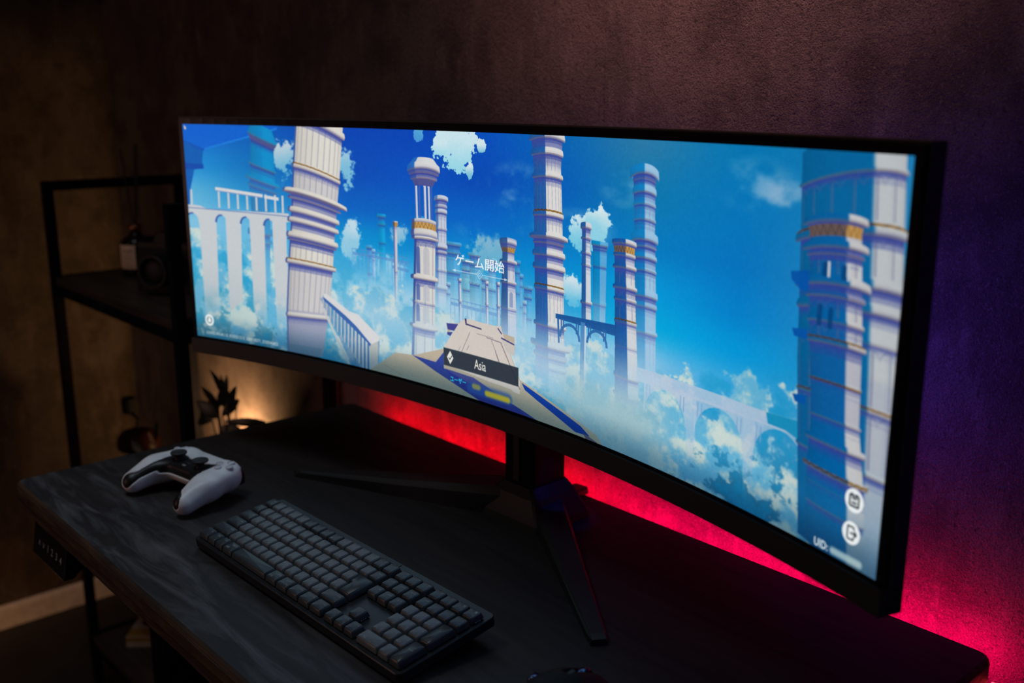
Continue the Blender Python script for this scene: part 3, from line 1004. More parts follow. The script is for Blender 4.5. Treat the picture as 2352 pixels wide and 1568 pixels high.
# uneven, hewn front edge strip
bm = BM()
rings = []
N = 90
rnd = random.Random(3)
wob = [rnd.uniform(-1, 1) for _ in range(N + 4)]
for i in range(N + 1):
    x = -DW / 2 + .02 + (DW - .04) * i / N
    a = (wob[i] + wob[i + 1] + wob[i + 2]) / 3
    b = (wob[i + 3] + wob[i + 2]) / 2
    y0 = -DD / 2
    z0 = T - .0205 + a * .004
    rings.append([Vector((x, y0 + .004, T - DT + .005)), Vector((x, y0 + .004, T - .006)), Vector((x, y0 - .0008 - .0006 * b, T - .007)),
                  Vector((x, y0 - .0022 - .0012 * a, z0)), Vector((x, y0 - .0010, z0 - .003)), Vector((x, y0 - .0016 - .001 * b, T - DT + .006))])
loft(bm, rings)
mesh_obj('front_edge', bm, M_EDGE, desk, 'rough brown worn wooden edge')
for x in (.115, DW - .115):
    bm = BM()
    box(bm, dloc(x, -.40, .385), (.07, .11, .75), .006)
    leg = mesh_obj('leg', bm, M_STEEL, desk)
    bm = BM()
    box(bm, dloc(x, -.32, .016), (.075, .54, .032), .008)
    mesh_obj('foot', bm, M_STEEL, desk)
bm = BM()
box(bm, dloc(DW / 2, -.40, T - DT - .021), (DW - .12, .08, .04), .004)
mesh_obj('crossbar', bm, M_STEEL, desk)

# height control handset under the front edge
panel = mesh_obj('control_panel', boxm((0, 0, 0), (.001, .001, .001)), M_GLOSS, desk, 'black handset with arrows and numbers')
bm = BM()
prof = [(-.001, -.093), (-.0025, -.090), (.006, -.0415), (.030, -.0405), (.030, -.078), (.012, -.093)]
rings = []
for x in (.067, .070, .196, .199):
    e = .002 if x in (.067, .199) else 0
    rings.append([Vector((x - DW / 2, y + (e if y < .01 else -e) - DD / 2, T + z + (e if z < -.085 else 0))) for y, z in prof])
loft(bm, rings)


def hand(px, pz):
    return Vector((px - DW / 2, -.0028 + (pz + .090) * .1753 - DD / 2, T + pz))


for s, px in (('∧', .096), ('∨', .113), ('1', .131), ('2', .148), ('3', .166), ('4', .183)):
    add_text(bm, s, .0105 if s in '1234' else .009, lambda x, y, px=px: hand(px + x, -.072 + y), 1, .5, .015)
box(bm, (.150 - DW / 2, -DD / 2 + .004, T - .0925), (.022, .008, .003), .001)
me = panel.data
bm.to_mesh(me)
bm.free()
me.materials.append(M_GREY)

# light strip stuck along the back and the right side of the top
M_LED = mat('red_led', (.3, .02, .04), .4, emit=((1.0, .0, .08), 85.))
_nt = M_LED.node_tree
_tc, _sx, _rp = (_nt.nodes.new(k) for k in ('ShaderNodeTexCoord', 'ShaderNodeSeparateXYZ', 'ShaderNodeValToRGB'))
_nt.links.new(_tc.outputs['Generated'], _sx.inputs['Vector'])
_nt.links.new(_sx.outputs['X'], _rp.inputs['Fac'])
_rp.color_ramp.elements[0].position, _rp.color_ramp.elements[0].color = .40, (1, 0, .012, 1)
_rp.color_ramp.elements[1].position, _rp.color_ramp.elements[1].color = .62, (1, 0, .11, 1)
_nt.links.new(_rp.outputs['Color'], _nt.nodes['Principled BSDF'].inputs['Emission Color'])
M_STRIP = mat('strip_backing', (.02, .018, .018), .5)


def strip(name, c, s_, facing, m_, label):
    """a thin strip whose outer face alone is lit"""
    bm = boxm(c, s_)
    bm.normal_update()
    for f in bm.faces:
        f.material_index = 1 if any(f.normal.dot(Vector(d)) > .9 for d in facing) else 0
    return mesh_obj(name, bm, [M_STRIP, m_], desk, label)


M_LED2 = mat('red_led_end', (.3, .02, .04), .4, emit=((1.0, .03, .05), 5.))
strip('light_strip', dloc(.620, .0035, T - DT + .009), (1.14, .004, .010), ((0, 1, 0),), M_LED, 'glowing red strip along back edge')
strip('light_strip_end', dloc(DW + .0035, -.045, T - DT + .006), (.005, .080, .011), ((1, 0, 0), (0, 0, 1)), M_LED2, 'glowing red strip on right side')

# ------------------------------------------------------------------ monitor
RAD = 1 / .5339
SWD, SHT = 1.198, .337
MX, MY, MZ = .6195, -.2064, T + .3536
monitor = thing('curved_monitor', 'very wide curved monitor showing columns above the clouds, on angular legs', 'monitor', (MX, -.105, T), .0207)
OFF = Vector((0, MY + .105, .3536))


def cyl(s, h, off):
    a = s / RAD
    return Vector(((RAD - off) * math.sin(a), RAD - 0 - RAD - RAD + (RAD - off) * math.cos(a), h)) + OFF


def curved(bm, s0, s1, h0, h1, o0, o1, n=48, taper=0., mi=0):
    """a curved slab; taper shrinks its back"""
    rings = []
    for i in range(n + 1):
        t = i / n
        s = s0 + (s1 - s0) * t
        sb = s * (1 - taper)
        rings.append([cyl(s, h0, o0), cyl(s, h1, o0), cyl(sb, h1 - (h1 - h0) * taper * .5, o1), cyl(sb, h0 + (h1 - h0) * taper * .5, o1)])
    n0 = len(bm.faces)
    loft(bm, rings)


pix = paint_screen(text_tris)
img = bpy.data.images.new('screen_picture', PW, PH)
buf = np.ones((PH, PW, 4), np.float32)
buf[..., :3] = pix[::-1]
img.pixels.foreach_set(buf.ravel())
img.update()
img.pack()

m_scr = bpy.data.materials.new('lit_screen')
m_scr.use_nodes = True
nt = m_scr.node_tree
pb = nt.nodes['Principled BSDF']
pb.inputs['Base Color'].default_value = (.004, .004, .004, 1)
pb.inputs['Roughness'].default_value = .35
pb.inputs['Specular IOR Level'].default_value = .2
tx = nt.nodes.new('ShaderNodeTexImage')
tx.image, tx.interpolation, tx.extension = img, 'Cubic', 'EXTEND'
nt.links.new(tx.outputs['Color'], pb.inputs['Emission Color'])
pb.inputs['Emission Strength'].default_value = 1.0

n = 64
V = []
for j in (0, 1):
    for i in range(n + 1):
        V.append(cyl(-SWD / 2 + SWD * i / n, SHT / 2 - SHT * j, .0006))
F = [(i, i + n + 1, i + n + 2, i + 1) for i in range(n)]
scr = mesh_obj('screen', ([tuple(v) for v in V], F), m_scr, monitor, 'bright picture of white columns above clouds')
uv = scr.data.uv_layers.new(name='uv')
for poly in scr.data.polygons:
    for li in poly.loop_indices:
        vi = scr.data.loops[li].vertex_index
        uv.data[li].uv = ((vi % (n + 1)) / n, 1 - vi // (n + 1))

bm = BM()
curved(bm, -.6075, .6075, -.171, .1775, .0, -.006)
mesh_obj('panel_border', bm, M_GLOSS, monitor)
bm = BM()
curved(bm, -.6095, .6095, -.1965, -.1725, .0045, -.020)
bmesh.ops.bevel(bm, geom=[e for e in bm.edges if e.calc_length() > .015 and False], offset=.001, segments=1)
mesh_obj('chin', bm, M_MONFRAME, monitor)
bm = BM()
curved(bm, -.6095, .6095, -.1945, .1795, -.004, -.020)
curved(bm, -.6085, .6085, -.1935, .1785, -.020, -.042, taper=.05)
mesh_obj('back_shell', bm, M_MONFRAME, monitor)
bm = BM()
loft(bm, [[Vector((x, y, z)) + OFF for x, z in rrect(w, h, .02, 3)] for w, h, y in ((.50, .26, .036), (.46, .24, .052), (.30, .20, .064), (.24, .16, .068))])
mesh_obj('rear_housing', bm, M_PLASTIC, monitor)
# faint emblem on the chin: a slanted stroke and an eye-like curve
bm = BM()


def chin(x, y):
    return cyl(x, -.1845 + y, .0049)


def flat_line(bm, pts, w, place, mi=0):
    for (xa, ya), (xb, yb) in zip(pts[:-1], pts[1:]):
        d = Vector((xb - xa, yb - ya)).normalized()
        nx, ny = -d.y * w / 2, d.x * w / 2
        f = bm.faces.new([bm.verts.new(place(*p)) for p in ((xa + nx, ya + ny), (xa - nx, ya - ny), (xb - nx, yb - ny), (xb + nx, yb + ny))])
        f.material_index = mi


flat_line(bm, [(-.016, .0055), (-.010, .001), (-.0065, -.0045)], .0011, chin)
flat_line(bm, [(-.010, .0052), (-.006, .0008), (-.0035, -.0008)], .0009, chin)
flat_line(bm, [(-.0035, .0015), (-.001, -.0035), (.003, -.0052), (.007, -.0035), (.0085, .0005), (.006, .0015), (.002, .0008)], .0010, chin)
flat_line(bm, [(-.002, .003), (.004, .0038), (.011, .0052)], .0008, chin)
mesh_obj('emblem', bm, M_LOGO, monitor)

# stand: column, hub and three splayed legs
bm = BM()
box(bm, (-.007, .004, .20), (.056, .066, .31), .006)
mesh_obj('stand_column', bm, M_PLASTIC, monitor)
bm = BM()
box(bm, (-.007, -.0305, .185), (.012, .004, .26), .0015)
mesh_obj('column_strip', bm, M_BLACK, monitor)
bm = BM()
sec = lambda w, d, cx, cy, z: [Vector((cx + x, cy + y, z)) for x, y in rrect(w, d, .006, 2)]
loft(bm, [sec(.125, .105, -.006, .0, .0), sec(.122, .102, -.006, .0, .010), sec(.085, .082, -.007, .002, .038), sec(.060, .070, -.007, .004, .050)])
mesh_obj('hub', bm, M_BLACK, monitor)


def stand_leg(p0, p1, w0, w1, h0, h1):
    p0, p1 = Vector((*p0, 0)), Vector((*p1, 0))
    d = (p1 - p0).normalized()
    u = Vector((-d.y, d.x, 0))
    bm = BM()
    rings = []
    for t in (0, .04, .5, .97, 1):
        c = p0 + (p1 - p0) * t
        w, h = w0 + (w1 - w0) * t, h0 + (h1 - h0) * t ** .8
        e = .0015 if t == 1 else 0
        rings.append([c + u * x + Vector((0, 0, z)) for x, z in ((-w / 2, 0.0), (-w / 2 + e, h * .72 - e), (-w / 2 + w * .12, h - e), (w / 2 - w * .12, h - e), (w / 2 - e, h * .72 - e), (w / 2, 0.0))])
    loft(bm, rings)
    return bm


ml = lambda x, y: (x - MX, y + .105)
for a, b, w0, w1, h0, h1 in ((ml(.605, -.110), ml(.262, -.268), .060, .018, .046, .010), (ml(.640, -.105), ml(.913, -.300), .048, .020, .034, .0085), (ml(.617, -.09), ml(.606, .004), .05, .022, .026, .010)):
    mesh_obj('stand_leg', stand_leg(a, b, w0, w1, h0, h1), M_BLACK, monitor)
# blue spot light added under the panel to light the hub
light('hub_light', 'SPOT', (MX + .045, -.115, T + .135), .10, (.02, .07, 1.), .004, (MX + .035, -.095, T + .02)).data.spot_size = .75

# ------------------------------------------------------------------ keyboard
KX, KY, KYAW, KTILT = .4105, -.5036, .0164, .1327
U = .019
kb = thing('keyboard', 'low black keyboard with numeric keypad and grey letter keys, tilted on feet', 'keyboard', (KX, KY, T), KYAW)
KR = Matrix.Rotation(KTILT, 4, 'X')
GAP = .2377
KWID, KDEP = (22 + 2 * GAP) * U, 6 * U
ZT = .0235                                   # height of the key tops at the front edge


def kp(x, y, z):
    """point in the tilted frame of the keyboard; z measured from the key-top plane"""
    return Vector((x, y * math.cos(KTILT) - (z) * math.sin(KTILT), ZT + y * math.sin(KTILT) + z * math.cos(KTILT)))


M_KPLATE = mat('anthracite_plate', (.035, .038, .042), .34, metal=.5)
M_KCASE = mat('black_case', (.012, .012, .013), .42)
M_KEYL = mat('graphite_key', (.125, .132, .142), .33, spec=.5, bump=(1500., .1, .0001))
M_KEYD = mat('black_key', (.042, .050, .057), .33, spec=.5, bump=(1500., .1, .0001))
M_LEG = mat('key_legend', (.36, .38, .40), .5)
M_SWITCH = mat('switch_dark', (.02, .02, .022), .4)

outl = rrect(KWID + .0085, KDEP + .0165, .0065, 5, KWID / 2, KDEP / 2 + .0035)
bm = BM()
loft(bm, [[kp(*p, z) for p in inset(outl, i)] for i, z in ((.0016, -.0205), (0., -.0192), (0., -.0125))])
mesh_obj('case', bm, M_KCASE, kb)
bm = BM()
loft(bm, [[kp(*p, z) for p in inset(outl, i)] for i, z in ((.0001, -.0124), (.0001, -.0092), (.0007, -.0084))])
mesh_obj('top_plate', bm, M_KPLATE, kb)
bm = BM()
loft(bm, [[kp(*p, z) for p in rrect(.034, .0055, .001, 2, 13.3 * U, KDEP + .0072)] for z in (-.0086, -.0079)])
mesh_obj('switch_window', bm, M_KCASE, kb)
for x in (.035, KWID - .035):
    bm = BM()
    loft(bm, [[Vector((px, py, z)) for px, py in rrect(.030, .012, .003, 2, x, KDEP - .008)] for z in (.0, .016)])
    mesh_obj('fold_out_foot', bm, M_KCASE, kb)
for x in (.06, KWID - .06):
    mesh_obj('front_pad', boxm((x, .006, .0012), (.03, .006, .0024), .0004), M_KCASE, kb)


def key_height(x, y, cx, w):
    return 0


def keycap(poly, legends, dark, name='keycap'):
    """poly: counter-clockwise outline in key units"""
    xs, ys = [p[0] for p in poly], [p[1] for p in poly]
    cx, cy = (min(xs) + max(xs)) / 2 * U, (min(ys) + max(ys)) / 2 * U
    P0 = inset([(x * U, y * U) for x, y in poly], .00065)
    hw = (max(ys) - min(ys)) * U / 2
    y0, y1 = min(ys) * U, max(ys) * U

    def dish(x, y):
        # scooped from front to back inside the cap
        t = (y - (y0 + y1) / 2) / .0085
        return -.00035 + .00045 * min(1.3, t * t)
    bm = BM()
    rings = []
    for ins, z, r in ((0, -.0068, .0012), (.0002, -.0058, .0014), (.0012, -.0016, .0018), (.0019, -.0002, .0022), (.0024, None, .0022)):
        rp = round_poly(inset(P0, ins) if ins else P0, r, 3)
        rings.append([kp(p[0], p[1], z if z is not None else dish(*p) + .0001) for p in rp])
    loft(bm, rings[:4], cap=False)
    R = rings[4]
    # join last ring and fill the top with rows that follow the scoop
    bm.verts.ensure_lookup_table()
    base = [v for v in bm.verts][-len(R):]
    topv = [bm.verts.new(p) for p in R]
    n_ = len(R)
    for i in range(n_):
        bm.faces.new((base[i], base[(i + 1) % n_], topv[(i + 1) % n_], topv[i]))
    ctr = bm.verts.new(kp(cx, cy, dish(cx, cy)))
    if len(poly) == 4:
        for i in range(n_):
            bm.faces.new((topv[i], topv[(i + 1) % n_], ctr))
    else:
        bm.faces.new(topv)
    for f in bm.faces:
        f.smooth = True
    for s, fx, fy, hgt, al in legends:
        tx_, ty_ = min(xs) * U + fx, min(ys) * U + fy
        add_text(bm, s, hgt, lambda x, y: kp(tx_ + x, ty_ + y, dish(tx_ + x, ty_ + y) + .00030), 1, al, .004)
    return mesh_obj(name, bm, [M_KEYD if dark else M_KEYL, M_LEG], kb)


def rc(x, row, w=1., h=1.):
    return [(x, row), (x + w, row), (x + w, row + h), (x, row + h)]


TL, TR, BL_, BR_ = (.0038, .0112), (.0150, .0112), (.0040, .0045), (.0150, .0045)


def L1(s, h=.0030):
    return [(s, TR[0], TR[1], h, 1.)]


def L2(a, b):
    return [(a, TL[0] + .001, TL[1], .0030, .3), (b, BR_[0], BR_[1], .0026, 1.)]


x0n, x0p = 15 + GAP, 18 + 2 * GAP
# function row
top = ['esc', 'F1', 'F2', 'F3', 'F4', 'F5', 'F6', 'F7', 'F8', 'F9', 'F10', 'F11', 'F12', '☾', '◂']
for i, s in enumerate(top):
    keycap(rc(i, 5), L1(s) if s in ('esc',) else [(s, TL[0], BL_[1], .0028, 0.), ('•' if i < 13 else '+', TR[0], TR[1], .0026, 1.)], i in (0, 5, 6, 7, 8, 13, 14))
for i, s in enumerate(('1', '2', '3')):
    keycap(rc(x0n + i, 5), [(s + ' □*', TR[0] + .001, TR[1], .003, 1.)], True)
for i, s in enumerate(('▤', '□', '▦', '■')):
    keycap(rc(x0p + i, 5), L1(s), True)
# number row
keycap(rc(0, 4), [('半/全', TR[0], TR[1], .0028, 1.)], True)
for i, (a, b) in enumerate(zip('1234567890-^\\', 'ぬふあうえおやゆよわほへー')):
    keycap(rc(1 + i, 4), L2(a, b), False)
keycap(rc(14, 4), L1('back', .0026), True)
for i, s in enumerate(('ins', 'home', 'pg up')):
    keycap(rc(x0n + i, 4), L1(s, .0026), True)
for i, s in enumerate(('num', '/', '*', '-')):
    keycap(rc(x0p + i, 4), L1(s, .0028), True)
# letters
keycap(rc(0, 3, 1.5), [('tab', .024, TR[1], .0028, 1.)], True)
for i, (a, b) in enumerate(zip('QWERTYUIOP@[', 'たていすかんなにらせ゛゜')):
    keycap(rc(1.5 + i, 3), L2(a, b), False)
keycap([(13.75, 2), (15, 2), (15, 4), (13.5, 4), (13.5, 3), (13.75, 3)], [('enter', .023, .024, .0028, 1.)], True)
for i, s in enumerate(('del', 'end', 'pg dn')):
    keycap(rc(x0n + i, 3), L1(s, .0026), True)
for i, (a, b) in enumerate((('7', 'home'), ('8', '▴'), ('9', 'pg up'))):
    keycap(rc(x0p + i, 3), [(a, TR[0], TR[1], .0034, 1.), (b, TL[0], BL_[1], .0024, 0.)], False)
keycap(rc(x0p + 3, 2, 1, 2), [('+', .011, .022, .0036, 1.)], True)
keycap(rc(0, 2, 1.75), [('caps', .029, TR[1], .0028, 1.)], True)
for i, (a, b) in enumerate(zip('ASDFGHJKL;:]', 'ちとしはきくまのりれけむ')):
    keycap(rc(1.75 + i, 2), L2(a, b), False)
for i, (a, b) in enumerate((('4', '◂'), ('5', ''), ('6', '▸'))):
    keycap(rc(x0p + i, 2), [(a, TR[0], TR[1], .0034, 1.)] + ([(b, TL[0], BL_[1], .0024, 0.)] if b else []), False)
keycap(rc(0, 1, 2.25), [('shift', .038, TR[1], .0028, 1.)], True)
for i, (a, b) in enumerate(zip('ZXCVBNM,./\\', 'つさそひこみもねるめろ')):
    keycap(rc(2.25 + i, 1), L2(a, b), False)
keycap(rc(13.25, 1, 1.75), [('shift', .029, TR[1], .0028, 1.)], True)
keycap(rc(x0n + 1, 1), L1('▴'), True)
for i, (a, b) in enumerate((('1', 'end'), ('2', '▾'), ('3', 'pg dn'))):
    keycap(rc(x0p + i, 1), [(a, TR[0], TR[1], .0034, 1.), (b, TL[0], BL_[1], .0024, 0.)], False)
keycap(rc(x0p + 3, 0, 1, 2), [('enter', .0145, .022, .0026, 1.)], True)
# bottom row
x = 0.
for w, leg in ((1.25, [('fn', .019, TR[1], .0026, 1.)]), (1., [('ctrl', TR[0], TR[1], .0026, 1.)]), (1., [('opt', TR[0], TR[1], .0026, 1.)]),
               (1.25, [('英数', .0045, BL_[1], .0026, 0.), ('無変換', .020, TR[1], .0024, 1.)])):
    keycap(rc(x, 0, w), leg, True)
    x += w
keycap(rc(x, 0, 4.25), [('—', .044, .009, .003, .5)], True)
x += 4.25
for w, leg in ((1.25, [('かな', .0045, BL_[1], .0026, 0.), ('変換', .020, TR[1], .0024, 1.)]), (1.25, [('カタカナ', .020, TR[1], .0022, 1.), ('ひらがな', .020, BL_[1] + .001, .0022, 1.)]),
               (1.25, [('cmd', .020, TR[1], .0026, 1.)]), (1.25, [('fn', .020, TR[1], .0026, 1.)]), (1.25, [('ctrl', .020, TR[1], .0026, 1.)])):
    keycap(rc(x, 0, w), leg, True)
    x += w
for i, s in enumerate(('◂', '▾', '▸')):
    keycap(rc(x0n + i, 0), L1(s), True)
keycap(rc(x0p, 0, 2), [('0', .034, TR[1], .0034, 1.), ('ins', .010, BL_[1], .0026, 0.)], False)
keycap(rc(x0p + 2, 0), [('.', TR[0], TR[1], .0034, 1.), ('del', TL[0], BL_[1], .0024, 0.)], False)
# clear switch housings that peep out beside the keys
M_CLEAR = mat('pale_switch', (.35, .42, .46), .2)
for x, row in ((17.9 + GAP, 5), (21.9 + 2 * GAP, 5), (16.9 + GAP, 1), (17.9 + GAP, 0)):
    for k in range(3):
        mesh_obj('switch_pin', boxm(kp(x * U + .0006, (row + .35 + .14 * k) * U, -.0070), (.0016, .0016, .0012), .0003), M_CLEAR, kb)

# ------------------------------------------------------------------ game controller
pad = thing('game_controller', 'white and black game controller with two thumbsticks lying on the desk', 'controller', (.230, -.430, T), math.radians(9))
M_WHITE = mat('white_shell', (.74, .73, .75), .42, bump=(1800., .08, .0001))
M_TRIM = mat('black_trim', (.007, .007, .008), .42, spec=.35)
M_RUBBER = mat('black_rubber', (.014, .014, .015), .6)
M_CLEARB = mat('clear_button', (.66, .66, .70), .12, coat=1.)


def seg_d(X, Y, Z, a, b, ra, rb):
    ax_, ay, az = a
    d = np.array(b) - np.array(a)
    t = np.clip(((X - ax_) * d[0] + (Y - ay) * d[1] + (Z - az) * d[2]) / (d @ d), 0, 1)
    qx, qy, qz = X - ax_ - t * d[0], Y - ay - t * d[1], Z - az - t * d[2]
    return np.sqrt(qx * qx + qy * qy + qz * qz) - (ra + (rb - ra) * t), t, qx, qy, qz


GA, GM, GB = (.051, .020, .034), (.060, -.012, .032), (.0645, -.052, .0185)


def pad_body(X, Y, Z):
    ax_ = np.abs(X)
    # flattened middle
    qx, qy, qz = np.maximum(ax_ - .046, 0), np.maximum(np.abs(Y - .014) - .018, 0), np.maximum(np.abs(Z - .0345) - .006, 0)
    mid = np.sqrt(qx ** 2 + qy ** 2 + qz ** 2) - .0115
    g1 = seg_d(ax_, Y, Z, GA, GM, .0235, .0225)[0]
    g2 = seg_d(ax_, Y, Z, GM, GB, .0225, .0160)[0]
    sh = seg_d(ax_, Y, Z, (.044, .030, .030), (.056, .026, .030), .0165, .0160)[0]
    g = smin(smin(g1, g2, .010), sh, .012)
    d = smin(mid, g, .016)
    d = smax(d, Z - .0500 - .06 * (Y - .02), .010)
    return d


def pad_trim(X, Y, Z):
    """negative where the black inlay shows"""
    ax_ = np.abs(X)
    # middle: below the touch area, above the seam
    top_ = .012 + .35 * np.maximum(ax_ - .020, 0)
    mid = np.maximum(np.maximum(Y - top_, ax_ - (.0395 + .10 * (Y + .02))), .0305 - Z)
    # band along the inner upper side of each grip
    d1, t, qx, qy, qz = seg_d(ax_, Y, Z, GA, GB, 0, 0)
    ang = np.arctan2(-qx, qz + 1e-6)
    lo_ = np.radians(30 - 4 * t)
    hi_ = np.radians(56 + 6 * t)
    band = np.maximum(lo_ - ang, ang - hi_) * .016
    tip = seg_d(ax_, Y, Z, (.0575, -.066, .0305), (.0615, -.0725, .0225), .0120, .0115)[0]
    band = np.maximum(band, Y - .012)
    return smin(smin(mid, band, .006), tip, .007)


lo, hi = (-.086, -.076, -.002), (.086, .060, .062)
GAPW = .00035
sdf_obj('shell', lambda X, Y, Z: np.maximum(pad_body(X, Y, Z), -pad_trim(X, Y, Z) + GAPW), lo, hi, .00125, M_WHITE, pad)
sdf_obj('inlay', lambda X, Y, Z: np.maximum(pad_body(X, Y, Z) + .0006, pad_trim(X, Y, Z) + GAPW), lo, hi, .00125, M_TRIM, pad)
for s in (-1, 1):
    bm = BM()
    lathe(bm, [(.0155, .0425), (.0155, .0440), (.0140, .0447)], 28, (s * .0265, .0015, 0))
    mesh_obj('stick_ring', bm, M_TRIM, pad, smooth=False)
    st = mesh_obj('thumbstick', lathe(BM(), [(.0085, .043), (.0065, .047), (.0055, .0525), (.0085, .0545), (.0115, .0555), (.0120, .0570), (.0115, .0585), (.0098, .0590), (.0080, .0580), (.004, .0574)], 28, (s * .0265, .0015, 0)), M_RUBBER, pad, smooth=True)
    bm = BM()
    loft(bm, [[Vector((s * .051 + x * k, y + .045, z)) for x, z in rrect(.030, .022, .008, 4, 0, .026)] for k, y in ((1, -.014), (1, -.002), (.85, .004))] if s > 0 else
         [[Vector((s * .051 + x * k, y + .045, z)) for x, z in rrect(.030, .022, .008, 4, 0, .026)] for k, y in ((1, -.014), (1, -.002), (.85, .004))])
    mesh_obj('trigger', bm, M_TRIM, pad, smooth=True)
    bm = BM()
    loft(bm, [[Vector((s * .051 + x, y + .041, z)) for x, z in rrect(.028, .007, .003, 3, 0, .0415)] for y in (-.008, .0015)])
    mesh_obj('bumper', bm, M_WHITE, pad, smooth=True)
for dx, dy in ((0, .0115), (.0115, 0), (0, -.0115), (-.0115, 0)):
    bm = lathe(BM(), [(.0054, .044), (.0054, .0505), (.0050, .0513), (.003, .0516)], 20, (.0545 + dx, .0225 + dy, .0005 - abs(dx) * .04))
    mesh_obj('face_button', bm, M_CLEARB, pad, smooth=True)
for dx, dy in ((0, .009), (.009, 0), (0, -.009), (-.009, 0)):
    bm = BM()
    box(bm, (-.0545 + dx, .0225 + dy, .0480), (.0075, .0075, .006), .0016)
    mesh_obj('direction_button', bm, M_CLEARB, pad)
bm = BM()
loft(bm, [[Vector((x, y, z)) for x, y in inset(round_poly([(-.0215, .0185), (.0215, .0185), (.029, .042), (-.029, .042)], .003, 3), i)] for i, z in ((0, .042), (0, .0468), (.001, .0474))])
mesh_obj('touchpad', bm, M_WHITE, pad)
bm = BM()
loft(bm, [[Vector((x, y, z)) for x, y in rrect(.0085, .0045, .0015, 2, 0, .001)] for z in (.044, .0471)])
mesh_obj('home_button', bm, M_LOGO, pad)
bm = BM()
loft(bm, [[Vector((x, y, z)) for x, y in rrect(.008, .0028, .0012, 2, 0, -.008)] for z in (.044, .0468)])
mesh_obj('mute_button', bm, M_GREY, pad)

# ------------------------------------------------------------------ mouse
mouse = thing('computer_mouse', 'black mouse with a scroll wheel near the front edge of the desk', 'mouse', (.984, -.416, T), math.radians(6))
M_MOUSE = mat('mouse_graphite', (.011, .012, .013), .6, spec=.15)
M_WHEEL = mat('wheel_metal', (.10, .15, .26), .25, metal=1.)


def mouse_body(X, Y, Z):
    hump = np.sqrt((X / .040) ** 2 + ((Y + .012) / .064) ** 2 + (Z / .050) ** 2)
    d = (hump - 1) * .038
    nose = np.sqrt((X / .034) ** 2 + ((Y - .028) / .036) ** 2 + (Z / .030) ** 2)
    d = smin(d, (nose - 1) * .028, .012)
    th = np.sqrt(((X + .034) / .018) ** 2 + ((Y - .0) / .038) ** 2 + (Z / .022) ** 2)
    d = smin(d, (th - 1) * .016, .010)
    return np.maximum(d, .0012 - Z)


sdf_obj('body', lambda X, Y, Z: np.maximum(np.maximum(mouse_body(X, Y, Z), -(np.hypot(Y - .026, Z - .030) - .0115) if False else mouse_body(X, Y, Z)), -np.maximum(np.abs(X) - .0042, .004 - Y)), (-.06, -.08, 0), (.05, .07, .056), .0013, M_MOUSE, mouse)
bm = lathe(BM(), [(.0090, -.0035), (.0118, -.0032), (.0122, 0), (.0118, .0032), (.0090, .0035)], 32, (.001, .030, .0275), Matrix.Rotation(PI / 2, 4, 'Y'))
mesh_obj('scroll_wheel', bm, M_WHEEL, mouse, smooth=True)
bm = lathe(BM(), [(.0045, -.006), (.0055, -.005), (.0055, .005), (.0045, .006)], 24, (-.037, .004, .024), Matrix.Rotation(PI / 2, 4, 'X') @ Matrix.Rotation(.2, 4, 'Y'))
mesh_obj('thumb_wheel', bm, M_WHEEL, mouse, smooth=True)
bm = BM()
box(bm, (0, .012, .0425), (.006, .012, .004), .0015)
mesh_obj('mode_button', bm, M_TRIM, mouse)

# ------------------------------------------------------------------ metal rack behind the desk
RXL, RXR, RYF, RYR = -.7706, -.1311, -.2717, .030
RT = T + .383
A = .021
rack = thing('storage_rack', 'open black metal rack with dark wooden shelves beside the desk', 'rack', ((RXL + RXR) / 2, (RYF + RYR) / 2, 0))
rl = lambda x, y, z: Vector((x - (RXL + RXR) / 2, y - (RYF + RYR) / 2, z))
for x in (RXL, RXR):
    for y in (RYF, RYR):
        bm = BM()
        box(bm, rl(x, y, RT / 2 + .006), (A, A, RT - .012), .0015)
        p = mesh_obj('post', bm, M_STEEL, rack)
        mesh_obj('foot', lathe(BM(), [(.009, 0), (.011, .002), (.011, .009), (.007, .013)], 16, rl(x, y, 0)), M_PLASTIC, p)
    for z in (RT - A / 2,):
        bm = BM()
        box(bm, rl(x, (RYF + RYR) / 2, z), (A, RYR - RYF - A, A), .0015)
        mesh_obj('side_rail', bm, M_STEEL, rack)
bm = BM()
box(bm, rl((RXL + RXR) / 2, RYR, RT - A / 2), (RXR - RXL - A, A, A), .0015)
mesh_obj('rear_rail', bm, M_STEEL, rack)
SHELVES = (T + .173, T - .365, .135)
for zt in SHELVES:
    bm = BM()
    box(bm, rl((RXL + RXR) / 2, (RYF + RYR) / 2, zt - .009), (RXR - RXL - A - .002, RYR - RYF + A * .6, .018), .002)
    mesh_obj('shelf_board', bm, M_SHELF, rack)
    for y in (RYF + .002, RYR - .002):
        bm = BM()
        box(bm, rl((RXL + RXR) / 2, y, zt - .0185 - .0105), (RXR - RXL - A, .018, .021), .001)
        mesh_obj('shelf_rail', bm, M_STEEL, rack)
    for x in (RXL, RXR):
        bm = BM()
        box(bm, rl(x, (RYF + RYR) / 2, zt - .0200), (A * .9, RYR - RYF - A, .040), .001)
        mesh_obj('shelf_rail', bm, M_STEEL, rack)

